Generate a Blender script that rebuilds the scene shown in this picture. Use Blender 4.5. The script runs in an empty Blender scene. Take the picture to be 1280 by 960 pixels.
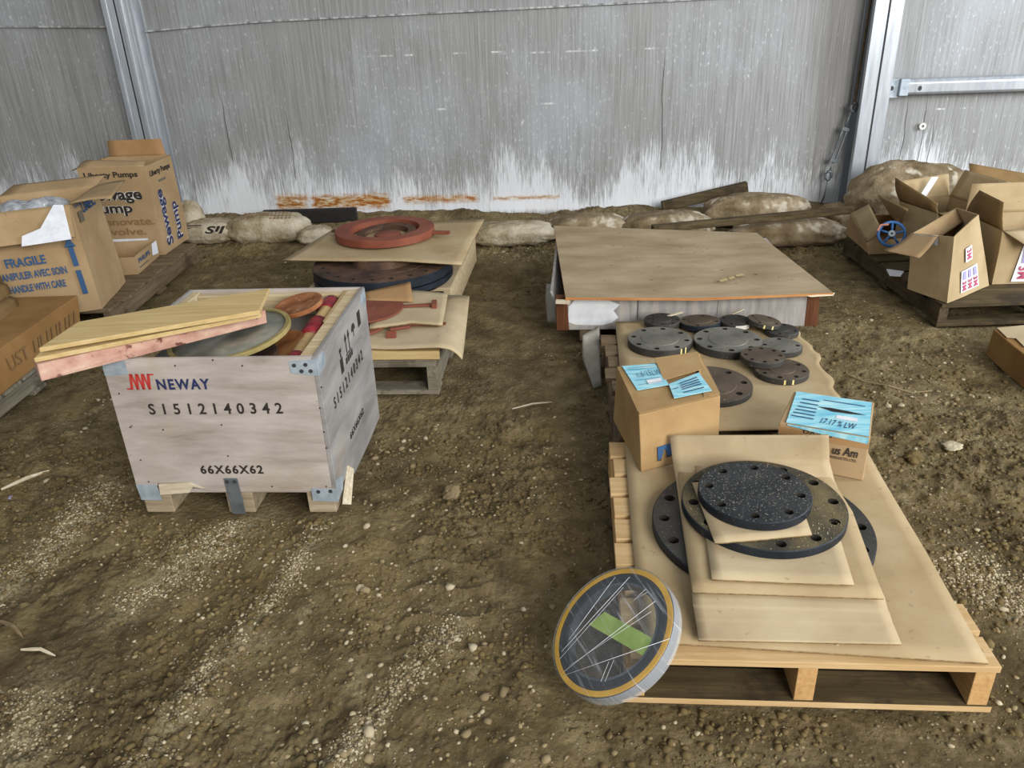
import bpy, bmesh, math, random
import numpy as np
from mathutils import Vector, Matrix, Euler

# ------------------------------------------------------------------ scene, camera, light
scene = bpy.context.scene
COL = scene.collection
V = Vector
PITCH, ROLL, FPX, CAMH = 0.4465, -0.0392, 993.14, 1.4856
fw = V((0, math.cos(PITCH), -math.sin(PITCH)))
up0 = V((0, math.sin(PITCH), math.cos(PITCH)))
rt0 = V((1, 0, 0))
rt = rt0 * math.cos(ROLL) + up0 * math.sin(ROLL)
up = up0 * math.cos(ROLL) - rt0 * math.sin(ROLL)
cd = bpy.data.cameras.new('camera')
cd.sensor_width = 36.0
cd.lens = 36.0 * FPX / 1280.0
cd.clip_start = 0.05
cam = bpy.data.objects.new('camera', cd)
cam.matrix_world = Matrix(((rt.x, up.x, -fw.x, 0), (rt.y, up.y, -fw.y, 0), (rt.z, up.z, -fw.z, CAMH), (0, 0, 0, 1)))
COL.objects.link(cam)
scene.camera = cam

vs = scene.view_settings
vs.view_transform = 'Standard'
vs.look = 'None'
vs.gamma = 1.0
vs.use_curve_mapping = False
vs.exposure = 0.08

world = bpy.data.worlds.new('World')
scene.world = world
world.use_nodes = True
bgn = world.node_tree.nodes['Background']
bgn.inputs[0].default_value = (0.93, 0.97, 1.0, 1)
bgn.inputs[1].default_value = 0.42

def area_light(name, loc, target, sx, sy, energy, color):
    ld = bpy.data.lights.new(name, 'AREA')
    ld.shape = 'RECTANGLE'
    ld.size, ld.size_y, ld.energy, ld.color = sx, sy, energy, color
    o = bpy.data.objects.new(name, ld)
    o.location = loc
    o.rotation_euler = (V(target) - V(loc)).to_track_quat('-Z', 'Y').to_euler()
    COL.objects.link(o)
    return o
# the open doorway of the hall, behind the camera and to the right
area_light('doorway_daylight', (3.4, -4.2, 3.5), (0.3, 3.6, 0.2), 4.2, 3.2, 680, (1.0, 0.975, 0.93))
# a second opening in the right-hand side of the hall
area_light('side_opening_daylight', (6.6, 2.0, 2.4), (2.9, 6.0, 1.0), 1.8, 2.2, 320, (0.86, 0.93, 1.0))

random.seed(7)
rng = np.random.default_rng(7)

# ------------------------------------------------------------------ materials
def lin(h):
    h = h.lstrip('#')
    c = [int(h[i:i + 2], 16) / 255 for i in (0, 2, 4)]
    return tuple((x / 12.92 if x <= 0.04045 else ((x + 0.055) / 1.055) ** 2.4) for x in c) + (1.0,)

class NT:
    def __init__(s, name):
        s.m = bpy.data.materials.new(name)
        s.m.use_nodes = True
        s.t = s.m.node_tree
        s.b = s.t.nodes['Principled BSDF']
        s.tc = s.t.nodes.new('ShaderNodeTexCoord')
    def new(s, k): return s.t.nodes.new(k)
    def link(s, a, b): s.t.links.new(a, b)
    def put(s, sock, v):
        if hasattr(v, 'is_linked') or hasattr(v, 'links'): s.link(v, sock)
        else: sock.default_value = v
    def coord(s, scale=(1, 1, 1), kind='Object', rot=(0, 0, 0)):
        n = s.new('ShaderNodeMapping')
        s.link(s.tc.outputs[kind], n.inputs[0])
        n.inputs['Scale'].default_value = scale
        n.inputs['Rotation'].default_value = rot
        return n.outputs[0]
    def noise(s, vec, scale=5.0, detail=4.0, rough=0.55, dist=0.0):
        n = s.new('ShaderNodeTexNoise')
        s.link(vec, n.inputs['Vector'])
        n.inputs['Scale'].default_value = scale
        n.inputs['Detail'].default_value = detail
        n.inputs['Roughness'].default_value = rough
        n.inputs['Distortion'].default_value = dist
        return n.outputs['Fac']
    def voro(s, vec, scale, out='Distance'):
        n = s.new('ShaderNodeTexVoronoi')
        s.link(vec, n.inputs['Vector'])
        n.inputs['Scale'].default_value = scale
        return n.outputs[out]
    def math(s, op, a, b=0.0, c=0.0, clamp=False):
        n = s.new('ShaderNodeMath')
        n.operation = op
        n.use_clamp = clamp
        for i, v in enumerate((a, b, c)): s.put(n.inputs[i], v)
        return n.outputs[0]
    def ramp(s, fac, stops):
        n = s.new('ShaderNodeValToRGB')
        s.link(fac, n.inputs[0])
        e = n.color_ramp.elements
        while len(e) < len(stops): e.new(0.5)
        for el, (p, c) in zip(e, stops):
            el.position = p
            el.color = lin(c) if isinstance(c, str) else (c, c, c, 1)
        return n.outputs[0]
    def step(s, x, lo, hi):
        n = s.new('ShaderNodeMapRange')
        n.interpolation_type = 'SMOOTHSTEP'
        s.put(n.inputs[0], x)
        n.inputs[1].default_value = lo
        n.inputs[2].default_value = hi
        return n.outputs[0]
    def mix(s, fac, a, b, mode='MIX'):
        n = s.new('ShaderNodeMix')
        n.data_type = 'RGBA'
        n.blend_type = mode
        s.put(n.inputs['Factor'], fac)
        for k, v in (('A', a), ('B', b)):
            sock = [i for i in n.inputs if i.name == k and i.type == 'RGBA'][0]
            if isinstance(v, str): v = lin(v)
            s.put(sock, v)
        return [o for o in n.outputs if o.type == 'RGBA'][0]
    def xyz(s, vec):
        n = s.new('ShaderNodeSeparateXYZ')
        s.link(vec, n.inputs[0])
        return n.outputs
    def bump(s, h, strength=0.3, dist=0.01):
        n = s.new('ShaderNodeBump')
        s.link(h, n.inputs['Height'])
        n.inputs['Strength'].default_value = strength
        n.inputs['Distance'].default_value = dist
        s.link(n.outputs[0], s.b.inputs['Normal'])
    def done(s, color, rough=0.8, metal=0.0, spec=0.3):
        s.put(s.b.inputs['Base Color'], color if not isinstance(color, str) else lin(color))
        s.put(s.b.inputs['Roughness'], rough)
        s.b.inputs['Metallic'].default_value = metal
        s.b.inputs['Specular IOR Level'].default_value = spec
        return s.m

def blotch(name, cols, scale=6, stretch=(1, 1, 1), detail=5, rough=0.8, metal=0.0, bump=0.2, bscale=60, speck=None, speck_scale=70, speck_cut=(0.68, 0.74), spec=0.3, bdist=0.004, rotz=0):
    n = NT(name)
    v = n.coord(stretch, rot=(0, 0, rotz))
    f = n.noise(v, scale, detail, 0.6)
    k = len(cols)
    c = n.ramp(f, [(0.28 + 0.44 * i / max(1, k - 1), cols[i]) for i in range(k)])
    if speck:
        sp = n.noise(n.coord(), speck_scale, 2, 0.5)
        c = n.mix(n.step(sp, *speck_cut), c, speck)
    if bump:
        n.bump(n.noise(v, bscale, 4, 0.6), bump, bdist)
    return n.done(c, rough, metal, spec)

def card(name, a, b, c, flute=True):
    n = NT(name)
    v = n.coord()
    f = n.noise(v, 4, 5, 0.6)
    col = n.ramp(f, [(0.3, a), (0.5, b), (0.7, c)])
    g = n.noise(n.coord((1, 14, 14)), 20, 3, 0.6)
    col = n.mix(n.math('MULTIPLY', g, 0.25), col, '#8d7552')
    sp = n.noise(v, 45, 2, 0.5)
    col = n.mix(n.math('MULTIPLY', n.step(sp, 0.68, 0.76), 0.35), col, '#6b5638')
    n.bump(n.noise(n.coord((1, 20, 20)), 30, 2, 0.5), 0.12, 0.002)
    return n.done(col, 0.85, 0, 0.15)

def wood(name, a, b, c, axis='X', rough=0.8, knots=True, dirt=None):
    n = NT(name)
    st = {'X': (1, 14, 14), 'Y': (14, 1, 14), 'Z': (14, 14, 1)}[axis]
    v = n.coord(st)
    f = n.noise(v, 3.2, 6, 0.65, 0.5)
    col = n.ramp(f, [(0.28, a), (0.5, b), (0.72, c)])
    g = n.noise(n.coord(tuple(x * 3 for x in st)), 6, 3, 0.6)
    col = n.mix(n.math('MULTIPLY', n.step(g, 0.5, 0.75), 0.35), col, a)
    if dirt:
        d = n.noise(n.coord(), 5, 6, 0.7)
        col = n.mix(n.math('MULTIPLY', n.step(d, 0.48, 0.62), 0.75), col, dirt)
    if knots:
        k = n.voro(n.coord(), 7)
        col = n.mix(n.math('MULTIPLY', n.step(k, 0.09, 0.04), 0.6), col, '#4a3420')
    n.bump(f, 0.25, 0.003)
    return n.done(col, rough, 0, 0.2)

def plain(name, c, rough=0.6, metal=0.0, spec=0.3):
    n = NT(name)
    f = n.noise(n.coord(), 30, 3, 0.6)
    col = n.mix(n.math('MULTIPLY', f, 0.25), c, '#5a5048')
    return n.done(col, rough, metal, spec)

M = {}
M['card'] = card('cardboard', '#9f8a68', '#af9a77', '#bba887')
M['card_pale'] = card('pale cardboard', '#ab987a', '#baa888', '#c6b697')
M['card_box'] = card('box cardboard', '#987a52', '#aa8b60', '#b6986d')
M['card_tan'] = card('tan carton', '#9c8260', '#ab906c', '#b79d7a')
M['card_orange'] = card('orange cardboard', '#96734a', '#a68058', '#b08b62')
M['card_wet'] = card('stained cardboard', '#7a5731', '#8f6a3e', '#a07a4c')
M['card_dark'] = card('dark cardboard', '#6a5334', '#7d6441', '#8d744e')  # darkest of the cardboard browns
M['card_edge'] = blotch('cut cardboard edge', ['#6f5c40', '#8a7553', '#a08a66'], 60, (1, 1, 1), 3, 0.9, 0, 0.2)
M['wood_new'] = wood('fresh pine', '#ae8e5e', '#c2a376', '#d0b68c')
M['wood_new_y'] = wood('fresh pine lengthwise', '#a88153', '#bf9865', '#cda978', 'Y')
M['wood_old'] = wood('weathered pallet wood', '#544535', '#75634c', '#917d62', dirt='#453a2a')
M['wood_old_y'] = wood('weathered pallet wood lengthwise', '#54463a', '#73624e', '#8b7860', 'Y', dirt='#443828')
M['wood_grey'] = wood('grey timber', '#5c5548', '#7d7668', '#9a927f', dirt='#51493a')
M['wood_grey_y'] = wood('grey timber lengthwise', '#5c5548', '#777060', '#8f8774', 'Y', dirt='#51493a')
M['wood_dark'] = wood('dark muddy timber', '#39301f', '#51452f', '#695a40', 'X', dirt='#332a20')
M['wood_dark_y'] = wood('dark muddy timber lengthwise', '#3a3022', '#504433', '#635540', 'Y', dirt='#332a20')
M['wood_yellow'] = wood('yellow pine board', '#b0955f', '#c4aa77', '#d0ba8b')
M['ply_edge'] = wood('plywood edge', '#a88f6a', '#c4b08c', '#d6c7a8', knots=False)
M['ply_orange'] = wood('orange plywood edge', '#a5683a', '#b97f4c', '#c99560', knots=False)
M['ply_lid'] = blotch('plywood lid', ['#87745a', '#988568', '#a69377', '#b09e82'], 3, (1, 2.5, 1), 6, 0.75, bump=0.08, speck='#6b5234', speck_scale=30, speck_cut=(0.7, 0.76))
M['pink_wood'] = blotch('pink weathered timber', ['#85584a', '#b08474', '#c09a88', '#cdb39d'], 9, (1, 2, 2), 6, 0.75, bump=0.2, speck='#6d4238', speck_scale=25, speck_cut=(0.62, 0.7))
M['steel_dark'] = blotch('dark forged steel', ['#2b2a28', '#3a3936', '#4b4843'], 7, (1, 1, 1), 6, 0.55, 0.25, 0.15, speck='#6e6654', speck_scale=120, speck_cut=(0.66, 0.72), spec=0.4)
M['steel_face'] = blotch('grey flange face', ['#52514a', '#67665d', '#7a786e', '#87847a'], 6, (1, 1, 1), 6, 0.5, 0.3, 0.12, speck='#3b3a37', speck_scale=40, spec=0.4)
M['steel_brown'] = blotch('brown oxidised flange face', ['#463c31', '#574b3e', '#6a5c4d'], 6, (1, 1, 1), 6, 0.6, 0.2, 0.15, speck='#7d715e', speck_scale=60)
M['steel_blue'] = blotch('blue black flange rim', ['#191d25', '#21272f', '#2c313a'], 9, (1, 1, 1), 5, 0.5, 0.2, 0.15, speck='#55524a', speck_scale=80)
M['steel_dusty'] = blotch('dusty gritty flange face', ['#33312b', '#454035', '#5e553f', '#74684a'], 9, (1, 1, 1), 8, 0.75, 0.1, 0.4, 150, speck='#a89a76', speck_scale=110, speck_cut=(0.64, 0.72))
M['steel_speck'] = blotch('speckled blue grey flange face', ['#1f2225', '#2c2f32', '#3b3d3e'], 12, (1, 1, 1), 8, 0.6, 0.15, 0.4, 150, speck='#8d8a7e', speck_scale=210, speck_cut=(0.60, 0.70))
M['hole'] = plain('bolt hole bore', '#1c1a17', 0.9)
M['rust'] = blotch('rusty steel', ['#55321f', '#7a4829', '#94603c', '#a97c5a'], 14, (1, 1, 1), 7, 0.85, 0.0, 0.5, 60, speck='#b9a184', speck_scale=50)
M['rust_dark'] = blotch('dark rusty iron', ['#2d211a', '#43312a', '#5a4232', '#6c5340'], 9, (1, 1, 1), 7, 0.8, 0.1, 0.35, 50, speck='#7b7058', speck_scale=45)
M['rust_orange'] = blotch('orange brown rusty plate', ['#4d2f1c', '#7b4b28', '#9c6a3c', '#6d4a30'], 8, (1, 1, 1), 6, 0.8, 0.1, 0.3)
M['red_paint'] = blotch('red oxide paint', ['#6c382a', '#7d4432', '#8a503c'], 6, (1, 1, 1), 5, 0.6, 0.0, 0.08, speck='#7d6a55', speck_scale=24, speck_cut=(0.7, 0.78))
M['red_cloth'] = blotch('crimson plastic wrap', ['#5c141c', '#85202a', '#a33338'], 20, (1, 1, 1), 5, 0.4, 0.0, 0.6, 30)
M['red_band'] = blotch('wrapped tan tube', ['#9c8052', '#b19466', '#c2a878'], 10, (1, 1, 1), 4, 0.7, 0, 0.2)
M['post_brown'] = wood('reddish brown batten', '#4a2c18', '#5f3a24', '#724a30', 'Z')
M['alu'] = blotch('aluminium extrusion', ['#a2a7ad', '#b5bac0', '#c6cace'], 5, (6, 6, 0.6), 5, 0.36, 0.55, 0.05, spec=0.5)
M['alu_dark'] = plain('keder groove', '#33353a', 0.7)
M['galv'] = blotch('galvanised steel', ['#8c98a2', '#a7b3bd', '#c0cad2'], 20, (1, 1, 1), 5, 0.4, 0.25, 0.1, spec=0.5)
M['galv_dull'] = blotch('dull galvanised strap', ['#5e6468', '#757b7f', '#8a8f91'], 14, (1, 1, 1), 5, 0.5, 0.5, 0.1)
M['navy'] = plain('navy print', '#1f2d5e', 0.6)
M['blue_print'] = plain('blue print', '#2b5580', 0.7)
M['red_print'] = plain('red print', '#c23a33', 0.6)
M['black_print'] = plain('black print', '#26221f', 0.7)
M['grey_print'] = plain('faint grey print', '#6f6759', 0.7)
M['faint_print'] = plain('faint brown print', '#8a6a45', 0.7)
M['white_print'] = plain('white print', '#e9e6de', 0.6)
M['magenta_print'] = plain('magenta print', '#b9526e', 0.6)
M['lilac_print'] = plain('lilac print', '#a9a2cf', 0.6)
M['paper'] = blotch('white paper label', ['#cfd2da', '#dfe1e6', '#e9eaee'], 20, (1, 1, 1), 3, 0.7, 0, 0.05)
M['label_blue'] = blotch('light blue label', ['#5fb0cf', '#84c6da', '#a6d8e2', '#c3e4e6'], 9, (1, 6, 1), 5, 0.55, 0, 0.05)
M['white_paint'] = blotch('white paint patch', ['#c9cbd1', '#dcdee3', '#e8e9ec'], 12, (1, 1, 1), 4, 0.7, 0, 0.1)
M['chalk'] = plain('rubbed chalk', '#bfa877', 0.8)
M['yellow_mark'] = plain('yellow paint mark', '#e8dc92', 0.6)
M['sack'] = blotch('dusty white sack', ['#6c5c44', '#958669', '#b9ad96', '#cbc1ad'], 6, (1, 1, 1), 8, 0.85, 0, 0.9, 28, bdist=0.014)
M['sack_brown'] = blotch('muddy sack', ['#554630', '#76654b', '#907f65', '#ab9c84'], 6, (1, 1, 1), 8, 0.9, 0, 0.9, 26, speck='#c0b6a2', speck_scale=9, speck_cut=(0.57, 0.68), bdist=0.014)
M['mudlump'] = blotch('caked mud', ['#5d4c33', '#7a6545', '#927c58', '#a28d69'], 6, (1, 1, 1), 7, 0.95, 0, 0.6, 25, bdist=0.015)
M['black_sheet'] = plain('black plastic', '#1b1b1c', 0.5)
M['clear_bag'] = blotch('crumpled clear plastic', ['#77797d', '#a9adb3', '#d6dade'], 25, (1, 1, 1), 5, 0.25, 0, 0.8, 25, spec=0.6)
M['grey_sheet'] = blotch('dusty grey plastic sheet', ['#6f695e', '#8b867b', '#a29e95'], 8, (1, 1, 0.4), 5, 0.45, 0, 0.4, 20)
M['blue_paint'] = plain('blue painted iron', '#2a68a8', 0.4, 0, 0.5)
M['salmon'] = plain('salmon tape', '#cf8a72', 0.6)
M['gasket_yellow'] = blotch('yellow gasket rim', ['#c08f24', '#d8a42c', '#e2b440'], 12, (1, 1, 1), 4, 0.45, 0, 0.08)
M['gasket_dark'] = blotch('dark graphite winding', ['#24262a', '#32353a', '#43464c'], 14, (1, 1, 1), 4, 0.4, 0.3, 0.1)
M['gasket_steel'] = blotch('grey steel inner ring', ['#45494f', '#5d626a', '#757a82'], 12, (1, 1, 1), 4, 0.35, 0.5, 0.1)
M['dull_yellow'] = blotch('worn yellow gasket rim', ['#77693f', '#948552', '#a89a6a'], 14, (1, 1, 1), 5, 0.6, 0, 0.15)
M['dusty_disc'] = blotch('dusty grey green disc', ['#4f524b', '#6d6f66', '#8b8a7e', '#a8a495'], 7, (1, 1, 1), 6, 0.5, 0.2, 0.1)
M['chipping'] = blotch('splintered pale wood', ['#b7a88b', '#cdc0a6', '#ddd3be'], 12, (1, 6, 6), 5, 0.8, 0, 0.4)
M['stone_a'] = blotch('pale pebble', ['#93876a', '#ada186', '#c2b79d'], 3, (1, 1, 1), 3, 0.9, 0, 0.2)
M['stone_b'] = blotch('tan pebble', ['#6d5f42', '#87775a', '#9b8b69'], 3, (1, 1, 1), 3, 0.9, 0, 0.2)
M['stone_c'] = blotch('brown clod', ['#50432a', '#665737', '#7a6a48'], 3, (1, 1, 1), 3, 0.95, 0, 0.3)

M['foot_wood'] = wood('grubby crate foot', '#7f7059', '#a3937a', '#bcae95')
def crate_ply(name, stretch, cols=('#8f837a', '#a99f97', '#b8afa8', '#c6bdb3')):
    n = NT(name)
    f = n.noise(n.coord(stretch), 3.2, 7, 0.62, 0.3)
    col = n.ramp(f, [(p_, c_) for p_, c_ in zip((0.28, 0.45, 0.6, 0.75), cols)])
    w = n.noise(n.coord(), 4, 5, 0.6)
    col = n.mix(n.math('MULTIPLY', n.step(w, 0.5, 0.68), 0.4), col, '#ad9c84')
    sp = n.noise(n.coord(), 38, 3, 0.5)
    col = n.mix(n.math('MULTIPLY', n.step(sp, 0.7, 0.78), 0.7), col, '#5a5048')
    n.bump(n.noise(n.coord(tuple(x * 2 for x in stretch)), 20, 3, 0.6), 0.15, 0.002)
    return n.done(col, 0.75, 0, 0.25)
M['crate_ply'] = crate_ply('silvered plywood', (1, 1, 5))
M['crate_side_shaded'] = crate_ply('silvered side plywood with shade', (1, 1, 4), ('#77726e', '#8c8885', '#9b9894', '#a9a49c'))  # greyer ply, darkened so the sides' shade sits in the colour
M['flat_ply'] = blotch('silver grey plywood', ['#7f7a76', '#989390', '#aaa5a0', '#b3a794'], 5, (6, 6, 0.8), 6, 0.75, 0, 0.1)

def mat_wall():
    n = NT('dirty grey membrane')
    ob = n.tc.outputs['Object']
    x, y, z = n.xyz(ob)
    streak = n.noise(n.coord((38, 1, 0.9)), 1.6, 6, 0.65)
    fine = n.noise(n.coord((160, 1, 2.2)), 1.0, 4, 0.6)
    big = n.noise(n.coord((1, 1, 0.7)), 1.1, 5, 0.6)
    col = n.ramp(streak, [(0.2, '#7a7977'), (0.45, '#8d8d8c'), (0.6, '#9b9b9b'), (0.8, '#a9a9aa')])
    col = n.mix(n.math('MULTIPLY', n.step(fine, 0.50, 0.70), 0.6), col, '#625f5b')
    col = n.mix(n.math('MULTIPLY', n.step(big, 0.45, 0.7), 0.5), col, '#aeb2b9')
    # white salt bloom low on the sheet, tongues rising with the noise
    tong = n.noise(n.coord((2.2, 1, 0.6)), 1.5, 5, 0.6)
    stk = n.noise(n.coord((60, 1, 3.0)), 1.0, 5, 0.7)
    h = n.math('SUBTRACT', z, n.math('MULTIPLY_ADD', tong, 1.1, -0.42))
    vf = n.noise(n.coord((150, 1, 9)), 1.0, 4, 0.7)
    h = n.math('ADD', h, n.math('MULTIPLY_ADD', stk, -0.75, 0.36))
    h = n.math('ADD', h, n.math('MULTIPLY_ADD', vf, -0.9, 0.44))
    bloom = n.math('MULTIPLY', n.step(h, 0.30, -0.05), 0.92)
    col = n.mix(bloom, col, '#dfe1e5')
    # white chips
    chip = n.noise(n.coord((9, 1, 5)), 4.5, 3, 0.55)
    col = n.mix(n.math('MULTIPLY', n.math('MULTIPLY', n.step(n.math('ADD', chip, n.math('MULTIPLY', z, -0.06)), 0.56, 0.68), n.step(vf, 0.48, 0.58)), 0.8), col, '#dcddde')
    ch2 = n.noise(n.coord((26, 1, 9)), 2.6, 4, 0.6)
    col = n.mix(n.math('MULTIPLY', n.math('MULTIPLY', n.step(ch2, 0.58, 0.68), n.step(big, 0.42, 0.58)), 0.6), col, '#d6d7d8')
    dist = n.noise(n.coord((5, 1, 9)), 3, 4, 0.6)
    def box(x0, x1, z0, z1, soft):
        xx = n.math('ADD', x, n.math('MULTIPLY_ADD', dist, soft * 2.0, -soft))
        zz = n.math('ADD', z, n.math('MULTIPLY_ADD', stk, soft * 1.2, -soft * 0.6))
        a = n.math('MULTIPLY', n.step(xx, x0, x0 + soft), n.step(xx, x1, x1 - soft))
        b = n.math('MULTIPLY', n.step(zz, z0, z0 + soft), n.step(zz, z1, z1 - soft))
        return n.math('MULTIPLY', a, b)
    rn = n.noise(n.coord((9, 1, 34)), 1.2, 5, 0.7)
    for (a, b, c, d, s, k) in ((0.72, 1.02, 0.07, 0.235, 0.06, 1.0), (1.00, 1.66, 0.07, 0.225, 0.06, 1.15), (1.72, 2.34, 0.10, 0.195, 0.05, 1.0), (2.42, 2.96, 0.115, 0.165, 0.03, 0.9)):
        bx_ = box(a, b, c, d, s)
        col = n.mix(n.math('MULTIPLY', n.math('MULTIPLY', bx_, n.step(rn, 0.26, 0.52)), 0.85 * k, clamp=True), col, '#c09c63')
        m = n.math('MULTIPLY', bx_, n.step(rn, 0.42, 0.60))
        col = n.mix(n.math('MULTIPLY', m, k, clamp=True), col, '#96591f')
    # scuffed horizontal scratches
    sn = n.noise(n.coord((5, 1, 1)), 1.3, 3, 0.6)
    for (a, b, c, d) in ((1.55, 2.62, 1.176, 1.183), (2.5, 3.95, 1.163, 1.17), (2.55, 3.05, 0.818, 0.826), (1.9, 2.3, 0.802, 0.81), (5.5, 6.0, 0.70, 0.706)):
        xx = n.math('MULTIPLY', n.step(x, a, a + 0.1), n.step(x, b, b - 0.1))
        zz = n.math('MULTIPLY', n.step(z, c - 0.004, c), n.step(z, d + 0.004, d))
        col = n.mix(n.math('MULTIPLY', n.math('MULTIPLY', xx, zz), n.math('MULTIPLY', n.step(sn, 0.50, 0.60), n.step(fine, 0.35, 0.6))), col, '#dcdddc')
    # dark vertical creases
    wob = n.noise(n.coord((0.2, 1, 1.5)), 2, 3, 0.5)
    for (a, z0, z1) in ((0.46, 0.45, 1.0), (0.93, 0.3, 0.82), (1.715, 0.16, 0.30), (3.69, 0.3, 1.2), (5.42, 0.25, 0.85), (5.55, 0.3, 0.85), (5.62, 0.3, 0.75)):
        xx = n.math('ABSOLUTE', n.math('SUBTRACT', n.math('ADD', x, n.math('MULTIPLY_ADD', wob, 0.06, -0.03)), a))
        w = 0.012 if a == 1.715 else 0.006
        m = n.math('MULTIPLY', n.step(xx, w, w * 0.3), n.math('MULTIPLY', n.step(z, z0, z0 + 0.05), n.step(z, z1, z1 - 0.2)))
        col = n.mix(n.math('MULTIPLY', m, 0.75), col, '#35332f')
    # splash of mud at the hem
    mud = n.math('ADD', z, n.math('MULTIPLY_ADD', stk, 0.12, -0.06))
    col = n.mix(n.math('MULTIPLY', n.step(mud, 0.06, 0.0), 0.8), col, '#6a5d49')
    n.bump(n.noise(n.coord((40, 1, 3)), 1.2, 4, 0.6), 0.25, 0.01)
    return n.done(col, n.math('MULTIPLY_ADD', big, 0.2, 0.42), 0, 0.35)
M['wall'] = mat_wall()

def mat_ground():
    n = NT('churned clay and gravel')
    v = n.coord()
    a = n.noise(v, 1.3, 6, 0.6)
    b = n.noise(v, 9, 8, 0.7)
    col = n.ramp(b, [(0.28, '#52442d'), (0.44, '#756546'), (0.58, '#92815d'), (0.72, '#b3a27d')])
    col = n.mix(n.math('MULTIPLY', n.step(a, 0.45, 0.68), 0.5), col, '#95835b')
    col = n.mix(n.math('MULTIPLY', n.step(n.noise(v, 0.9, 4, 0.6), 0.5, 0.35), 0.55), col, '#54462c')
    at = n.new('ShaderNodeAttribute')
    at.attribute_name = 'sand'
    sfac = at.outputs['Fac']
    dry = n.step(n.noise(n.coord((1.6, 0.8, 1), rot=(0, 0, 0.5)), 1.8, 4, 0.55), 0.54, 0.66)
    col = n.mix(n.math('MULTIPLY', dry, 0.5), col, '#a08c5f')
    col = n.mix(n.math('MULTIPLY', sfac, n.step(n.noise(v, 120, 3, 0.6), 0.35, 0.6)), col, '#bcae8a')
    # embedded pebbles
    vo = n.new('ShaderNodeTexVoronoi')
    n.link(v, vo.inputs['Vector'])
    vo.inputs['Scale'].default_value = 85
    pe = n.step(vo.outputs['Distance'], 0.36, 0.22)
    pick = n.xyz(vo.outputs['Color'])
    mask = n.math('MULTIPLY', pe, n.step(pick[0], 0.60, 0.72))
    gr = n.noise(v, 2.2, 5, 0.6)
    mask = n.math('MULTIPLY', mask, n.step(gr, 0.40, 0.58))
    peb = n.ramp(pick[1], [(0.0, '#7d6f52'), (0.5, '#a29478'), (1.0, '#cdc2a8')])
    col = n.mix(mask, col, peb)
    hb = n.math('MULTIPLY_ADD', mask, 0.5, b)
    hb = n.math('MULTIPLY_ADD', n.noise(v, 48, 8, 0.75), 1.1, hb)
    hb = n.math('MULTIPLY_ADD', n.voro(v, 60), -0.5, hb)
    n.bump(hb, 1.0, 0.022)
    return n.done(col, 0.92, 0, 0.2)
M['ground'] = mat_ground()

def mat_film(name='clear stretch film', base=0.07):
    n = NT(name)
    t = n.t
    out = [x for x in t.nodes if x.type == 'OUTPUT_MATERIAL'][0]
    tr = n.new('ShaderNodeBsdfTransparent')
    tr.inputs[0].default_value = (0.93, 0.95, 0.96, 1)
    v1 = n.coord((3, 60, 3), rot=(0, 0, 0.95))
    s1 = n.noise(v1, 1.4, 4, 0.6, 0.4)
    v2 = n.coord((3, 70, 3), rot=(0, 0, 0.35))
    s2 = n.noise(v2, 1.3, 4, 0.6, 0.4)
    m = n.math('MAXIMUM', n.step(s1, 0.58, 0.74), n.step(s2, 0.60, 0.76))
    n.b.inputs['Base Color'].default_value = lin('#d7dbe0')
    n.b.inputs['Roughness'].default_value = 0.15
    n.b.inputs['Specular IOR Level'].default_value = 0.8
    fac = n.math('MULTIPLY_ADD', m, 0.42, base)
    mx = n.new('ShaderNodeMixShader')
    n.link(fac, mx.inputs[0])
    n.link(tr.outputs[0], mx.inputs[1])
    n.link(n.b.outputs[0], mx.inputs[2])
    n.link(mx.outputs[0], out.inputs[0])
    n.bump(s1, 0.5, 0.004)
    return n.m
M['film'] = mat_film()
M['film_rim_sheen'] = mat_film('stretch film with painted rim sheen', 0.34)  # paler, denser film: the rim's silver reflection is put into its colour
M['green_tape'] = blotch('lime green tape', ['#87a34a', '#9db65a', '#b0c66e'], 14, (1, 1, 1), 4, 0.4, 0, 0.1)

# ------------------------------------------------------------------ object helpers
def link(name, me, mats, parent=None, loc=None, rotz=0.0, smooth=False, bevel=0.0, bseg=2):
    o = bpy.data.objects.new(name, me)
    for m in (mats if isinstance(mats, (list, tuple)) else [mats]):
        me.materials.append(M[m] if isinstance(m, str) else m)
    if parent is not None: o.parent = parent
    if loc is not None: o.location = loc
    o.rotation_euler = (0, 0, rotz)
    COL.objects.link(o)
    if smooth:
        me.polygons.foreach_set('use_smooth', [True] * len(me.polygons))
    if bevel:
        b = o.modifiers.new('bevel', 'BEVEL')
        b.width, b.segments, b.limit_method, b.angle_limit = bevel, bseg, 'ANGLE', 0.6
        b.harden_normals = False
    return o

def thing(name, label, cat, loc=(0, 0, 0), rotz=0.0, group=None, tilt=None):
    o = bpy.data.objects.new(name, None)
    o.empty_display_size = 0.05
    o.location = loc
    o.rotation_euler = tilt if tilt is not None else (0, 0, rotz)
    COL.objects.link(o)
    return tag(o, label, cat, group)

def tag(o, label, cat, group=None, kind=None):
    o['label'] = label
    o['category'] = cat
    if group: o['group'] = group
    if kind: o['kind'] = kind
    return o

def struct(o):
    o['kind'] = 'structure'
    return o

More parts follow.
